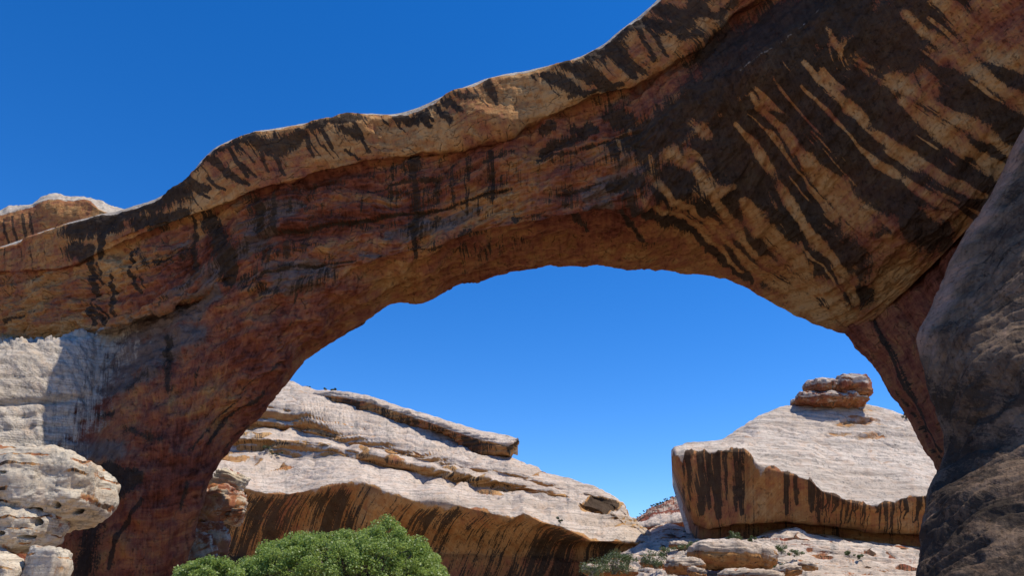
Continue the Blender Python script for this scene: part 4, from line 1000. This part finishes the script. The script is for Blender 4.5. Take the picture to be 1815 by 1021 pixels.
# ------------------------------------------------------------------ plants
def leaf_material(name, cols, trans=.45):
    m = bpy.data.materials.new(name)
    t = NT(nodes_of(m))
    a = t.attr('leaf').outputs['Fac']
    c = t.ramp(a, [(i / (len(cols) - 1), q) for i, q in enumerate(cols)])
    d = t.n('ShaderNodeBsdfPrincipled'); t.link(c, d.inputs['Base Color']); d.inputs['Roughness'].default_value = .45; d.inputs['Specular IOR Level'].default_value = .4
    tr = t.n('ShaderNodeBsdfTranslucent'); t.link(t.mix(.4, c, (.40, .50, .09)), tr.inputs['Color'])
    mx = t.n('ShaderNodeMixShader'); mx.inputs[0].default_value = trans
    t.link(d.outputs[0], mx.inputs[1]); t.link(tr.outputs[0], mx.inputs[2])
    o = t.n('ShaderNodeOutputMaterial'); t.link(mx.outputs[0], o.inputs[0])
    return m
M_leaf = leaf_material('cottonwood_leaf', [(.11, .18, .035), (.20, .29, .065), (.28, .36, .10), (.40, .46, .2)])
M_sage = leaf_material('shrub_leaf', [(.03, .05, .02), (.06, .09, .035), (.10, .13, .06), (.15, .16, .09)], .2)
M_jun = leaf_material('juniper_leaf', [(.015, .028, .014), (.03, .05, .022), (.045, .07, .03), (.06, .08, .04)], .1)
bk = bpy.data.materials.new('bark')
t_ = NT(nodes_of(bk)); o_ = t_.n('ShaderNodeTexCoord').outputs['Object']
b_ = t_.n('ShaderNodeBsdfPrincipled'); t_.link(t_.ramp(t_.noise(t_.mapping(o_, (6, 6, 1)), 2, 4), [(.3, (.07, .055, .045)), (.7, (.22, .18, .15))]), b_.inputs['Base Color']); b_.inputs['Roughness'].default_value = .9
e_ = t_.n('ShaderNodeOutputMaterial'); t_.link(b_.outputs[0], e_.inputs[0])

def leaves(centres, radii, count, size, rng, flat=1.7):
    """leaf-sized folded quads scattered through clumps"""
    n = len(centres)
    pick = rng.choice(n, count, p=radii ** 2 / (radii ** 2).sum())
    dirs = rng.normal(size=(count, 3)); dirs /= np.linalg.norm(dirs, axis=1)[:, None]
    rad = rng.random(count) ** .45
    pos = centres[pick] + dirs * (radii[pick] * rad)[:, None] * np.array([1, 1, .75])
    a = rng.normal(size=(count, 3)); a[:, 2] -= .4; a /= np.linalg.norm(a, axis=1)[:, None]
    up = rng.normal(size=(count, 3)) * .8 + dirs * .5 + np.array([0, 0, flat])
    b = np.cross(up, a); b /= np.linalg.norm(b, axis=1)[:, None] + 1e-9
    s = (size * rng.uniform(.6, 1.3, count))[:, None]
    v = np.stack([pos - a * s * .55, pos + b * s * .42 - a * s * .05, pos + a * s * .6, pos - b * s * .42 - a * s * .05], 1)
    q = np.arange(count * 4).reshape(count, 4)
    tint = np.clip(.45 + .22 * rng.normal(size=count) + .25 * (rng.random(n)[pick] - .5), 0, 1)
    return v.reshape(-1, 3), q, np.repeat(tint, 4)

def tubes(paths, sides=7):
    V, Q = [], []; o = 0
    for pts, r0, r1 in paths:
        p = np.asarray(pts, float); m = len(p)
        for i in range(m):
            d = p[min(i + 1, m - 1)] - p[max(i - 1, 0)]; d /= np.linalg.norm(d) + 1e-9
            s = np.cross(d, [0.31, .95, .05]); s /= np.linalg.norm(s) + 1e-9; u = np.cross(d, s)
            r = r0 + (r1 - r0) * i / (m - 1)
            for k in range(sides):
                an = 2 * math.pi * k / sides
                V.append(p[i] + r * (math.cos(an) * s + math.sin(an) * u))
        for i in range(m - 1):
            for k in range(sides):
                k2 = (k + 1) % sides
                Q.append((o + i * sides + k, o + i * sides + k2, o + (i + 1) * sides + k2, o + (i + 1) * sides + k))
        o += m * sides
    return np.array(V), np.array(Q)

def bent(a, b, rng, n=6, sag=.08):
    a = np.asarray(a, float); b = np.asarray(b, float); L = np.linalg.norm(b - a)
    pts = [a + (b - a) * t + (rng.normal(size=3) * sag * L * math.sin(math.pi * t) if 0 < t < 1 else 0) for t in np.linspace(0, 1, n)]
    return pts

def plant(name, base, centres, radii, count, leafsize, lmat, r0, rng, parts=('crown', 'trunk'), stems=1):
    """trunk with limbs that reach the clumps, and the clumps' leaves; everything relative to the base point"""
    root = empty(name, tuple(base))
    c = np.asarray(centres) - base
    v, q, tint = leaves(c, np.asarray(radii), count, leafsize, rng)
    cr = mesh_object(parts[0], v, q, lmat, dict(leaf=tint), root)
    top = c[:, 2].max()
    paths = []
    forks = []
    for s in range(stems):
        an = rng.uniform(0, 6.28); sp_ = .0 if stems == 1 else .12 * top
        foot = np.array([math.cos(an) * sp_ * .5, math.sin(an) * sp_ * .5, -.3])
        near = c[rng.choice(len(c))] if stems > 1 else c.mean(0)
        fk = foot * 1.2 + np.array([near[0] * .3, near[1] * .3, top * .38])
        forks.append(fk); paths.append((bent(foot, fk, rng), r0, r0 * .6))
    for i, k in enumerate(c):
        fk = forks[i % stems] if stems > 1 else forks[0]
        st = fk * rng.uniform(.75, 1.0)
        paths.append((bent(st, k, rng, 6, .07), r0 * .35, r0 * .06))
    tv, tq = tubes(paths, 6)
    mesh_object(parts[1], tv, tq, bk, None, root)
    return root

rng = np.random.RandomState(12)
def crown_points(env, Yc, depth, n, r, rng, zmin):
    """clump centres inside a crown whose top follows the measured profile"""
    env = np.array(env, float); out = []
    x0, x1 = env[0, 0], env[-1, 0]
    while len(out) < n:
        px = rng.uniform(x0, x1); top = np.interp(px, env[:, 0], env[:, 1])
        w = max(.12, 1 - abs((px - (x0 + x1) / 2) / ((x1 - x0) / 2)) ** 2.5) ** .5
        a = rng.uniform(-1, 1); Y = Yc + a * depth * w
        P = world_of((px, top, Yc)); zt = P[2] - r * .75
        zt = zmin + (zt - zmin) * math.sqrt(max(0, 1 - (a * .85) ** 2))
        z = zt - (zt - zmin) * rng.random() ** 1.7
        X = world_of((px, top, Y))[0]
        out.append((X, Y, z))
    return np.array(out)
env = [(424,1022),(440,990),(470,966),(500,953),(540,947),(580,941),(620,944),(650,936),(672,923),(690,917),(708,930),(735,950),(760,972),(775,996),(786,1025)]
C1 = crown_points(env, 42, 4.2, 760, .2, rng, 1.7)
t1 = plant('cottonwood_tree', np.array([-9.0, 42.5, 0.]), C1, rng.uniform(.2, .55, 760), 150000, .095, M_leaf, .28, rng)
tag(t1, 'wide bright green leafy tree at the bottom in front of the streaked cliff', 'tree')
env2 = [(300,1035),(315,1008),(335,998),(365,985),(385,982),(405,994),(420,1004),(432,1020),(440,1040)]
C2 = crown_points(env2, 40, 1.9, 200, .18, rng, 1.5)
t2 = plant('cottonwood_tree', np.array([-15.6, 40., 0.]), C2, rng.uniform(.18, .45, 200), 32000, .095, M_leaf, .14, rng)
tag(t2, 'small green leafy tree beside the arch leg at the bottom', 'tree')

def shrub(px, py, Y, w, h, label, mat, group, dens=700, leaf=.16, name='shrub'):
    P = world_of((px, py, Y))
    n = max(5, int(dens / 90))
    an = rng.uniform(0, 6.28, n); rd = rng.random(n) ** .5
    zz = rng.random(n) ** .7
    c = np.stack([P[0] + np.cos(an) * rd * w * .8, P[1] + np.sin(an) * rd * w * .8, P[2] + h * (.04 + .8 * zz * (1 - .45 * rd))], -1)
    r = plant(name, P, c, rng.uniform(.22, .4, n) * min(w, h * 1.2), dens, leaf, mat, .05 * h, rng, ('foliage', 'stems'), 4)
    return tag(r, label, 'shrub', group)
G = 'shrubs on the slope below the butte'
for a in [(1052, 1022, 128, 2.6, 3.4, 'dull olive shrub leftmost at the foot of the overhanging cliff', M_sage), (1088, 1015, 132, 3.0, 4.2, 'tall dark green shrub just right of the olive shrub below the cliff', M_sage),
          (1112, 1008, 134, 2.0, 3.0, 'bushy green shrub between the tall dark shrub and the grey shrub', M_sage), (1160, 1005, 138, 2.6, 3.2, 'wide grey green shrub at the tip of the cliff', M_sage),
          (1182, 985, 158, 1.8, 2.2, 'small grey shrub against the cliff tip', M_sage), (1212, 975, 168, 3.0, 1.8, 'low sparse green shrub left of the butte foot', M_sage), (1232, 970, 172, 1.8, 1.4, 'low green shrub touching the left corner of the butte foot', M_sage),
          (1302, 961, 168, 2.0, 2.8, 'spiky green shrub in the blue shade under the butte', M_sage), (1333, 962, 168, 1.1, 1.6, 'thin green shrub where the shade meets the white slope', M_sage),
          (1385, 980, 160, 1.6, 1.8, 'dark twiggy shrub on the ledge right of the big boulder', M_sage), (1408, 985, 160, 2.2, 1.3, 'low dark shrub spreading along the ledge crack', M_sage), (1505, 985, 164, 1.2, 1.2, 'small dark shrub on the pale slope', M_sage),
          (1520, 990, 162, 1.2, 1.0, 'smallest dark shrub at the right on the pale slope', M_sage), (1383, 1006, 138, 1.2, .9, 'grey green shrub beside the split boulder', M_sage)]:
    px, py, Y, w, h, lab, m_ = a
    shrub(px, py, Y, w, h, lab, m_, G, int(420 + 130 * w * h), .2)
for px, py, Y, w, h, lab in [(545, 691, 289, 1.6, 2.2, 'dark juniper on the cliff ridge nearest the arch'), (577, 692, 286, 1.2, 1.8, 'small dark juniper in the middle of the cliff ridge'), (592, 693, 285, 1.3, 2.4, 'dark juniper farthest right on the cliff ridge')]:
    tag(shrub(px, py, Y, w, h, lab, M_jun, 'junipers on the cliff ridge', 380, .3, 'juniper'), None, 'juniper')
for px, py, Y, w, h, lab in [(471, 800, 243, 2.0, 2.2, 'dark round shrub on the cliff terrace beside the arch leg'), (492, 806, 242, 2.8, 1.2, 'low dark shrub on the cliff terrace'), (993, 926, 196, 1.0, 2.0, 'lone dark shrub on the lip of the cliff')]:
    shrub(px, py, Y, w, h, lab, M_jun, 'shrubs on the cliff', 420, .24)
tag(shrub(1604, 741, 222, 1.4, 1.8, 'dark juniper behind the butte next to the arch pier', M_jun, 'junipers beside the arch', 380, .25, 'juniper'), None, 'juniper')
for i in range(12):
    px = 1130 + i * 7.5; y = float(np.interp(px, [p[0] for p in far_rows[0]], [p[1] for p in far_rows[0]]))
    tag(shrub(px, y + 3, float(np.interp(px, [p[0] for p in far_rows[0]], [p[2] for p in far_rows[0]])), 1.8, 2.4, 'tiny dark juniper on the skyline of the far hill', M_jun, 'junipers on the far hill', 160, .4, 'juniper'), None, 'juniper')

# ------------------------------------------------------------------ terrain
gm = bpy.data.materials.new('canyon_floor_sand')
g = NT(nodes_of(gm))
gt = g.n('ShaderNodeTexCoord').outputs['Object']
gc = g.ramp(g.noise(gt, .05, 6, .6), [(.3, (.30, .20, .12)), (.55, (.40, .28, .18)), (.75, (.27, .20, .13))])
gc = g.mix(g.math('MULTIPLY', g.smooth(g.noise(gt, .6, 5, .7), .5, .7), .5), gc, (.13, .12, .06))
gb = g.n('ShaderNodeBsdfPrincipled'); g.link(gc, gb.inputs['Base Color']); gb.inputs['Roughness'].default_value = .9
gbu = g.n('ShaderNodeBump'); gbu.inputs['Distance'].default_value = .2; g.link(g.noise(gt, 1.5, 6, .7), gbu.inputs['Height']); g.link(gbu.outputs[0], gb.inputs['Normal'])
go_ = g.n('ShaderNodeOutputMaterial'); g.link(gb.outputs[0], go_.inputs[0])
n = 161
s = np.linspace(-1, 1, n)
s = np.sign(s) * np.abs(s) ** 2.2 * 6000
GX, GY = np.meshgrid(s, s + 60, indexing='ij')
rr = np.hypot(GX, GY)
GZ = .35 * fbm(np.stack([GX / 14, GY / 14, 0 * GX], -1), 3, 201) * np.clip(rr / 12, 0, 1) - .25
gid = np.arange(n * n).reshape(n, n)
gq = np.stack([gid[:-1, :-1], gid[1:, :-1], gid[1:, 1:], gid[:-1, 1:]], -1)
ground = mesh_object('ground', np.stack([GX, GY, GZ], -1), gq, gm)
ground['kind'] = 'structure'
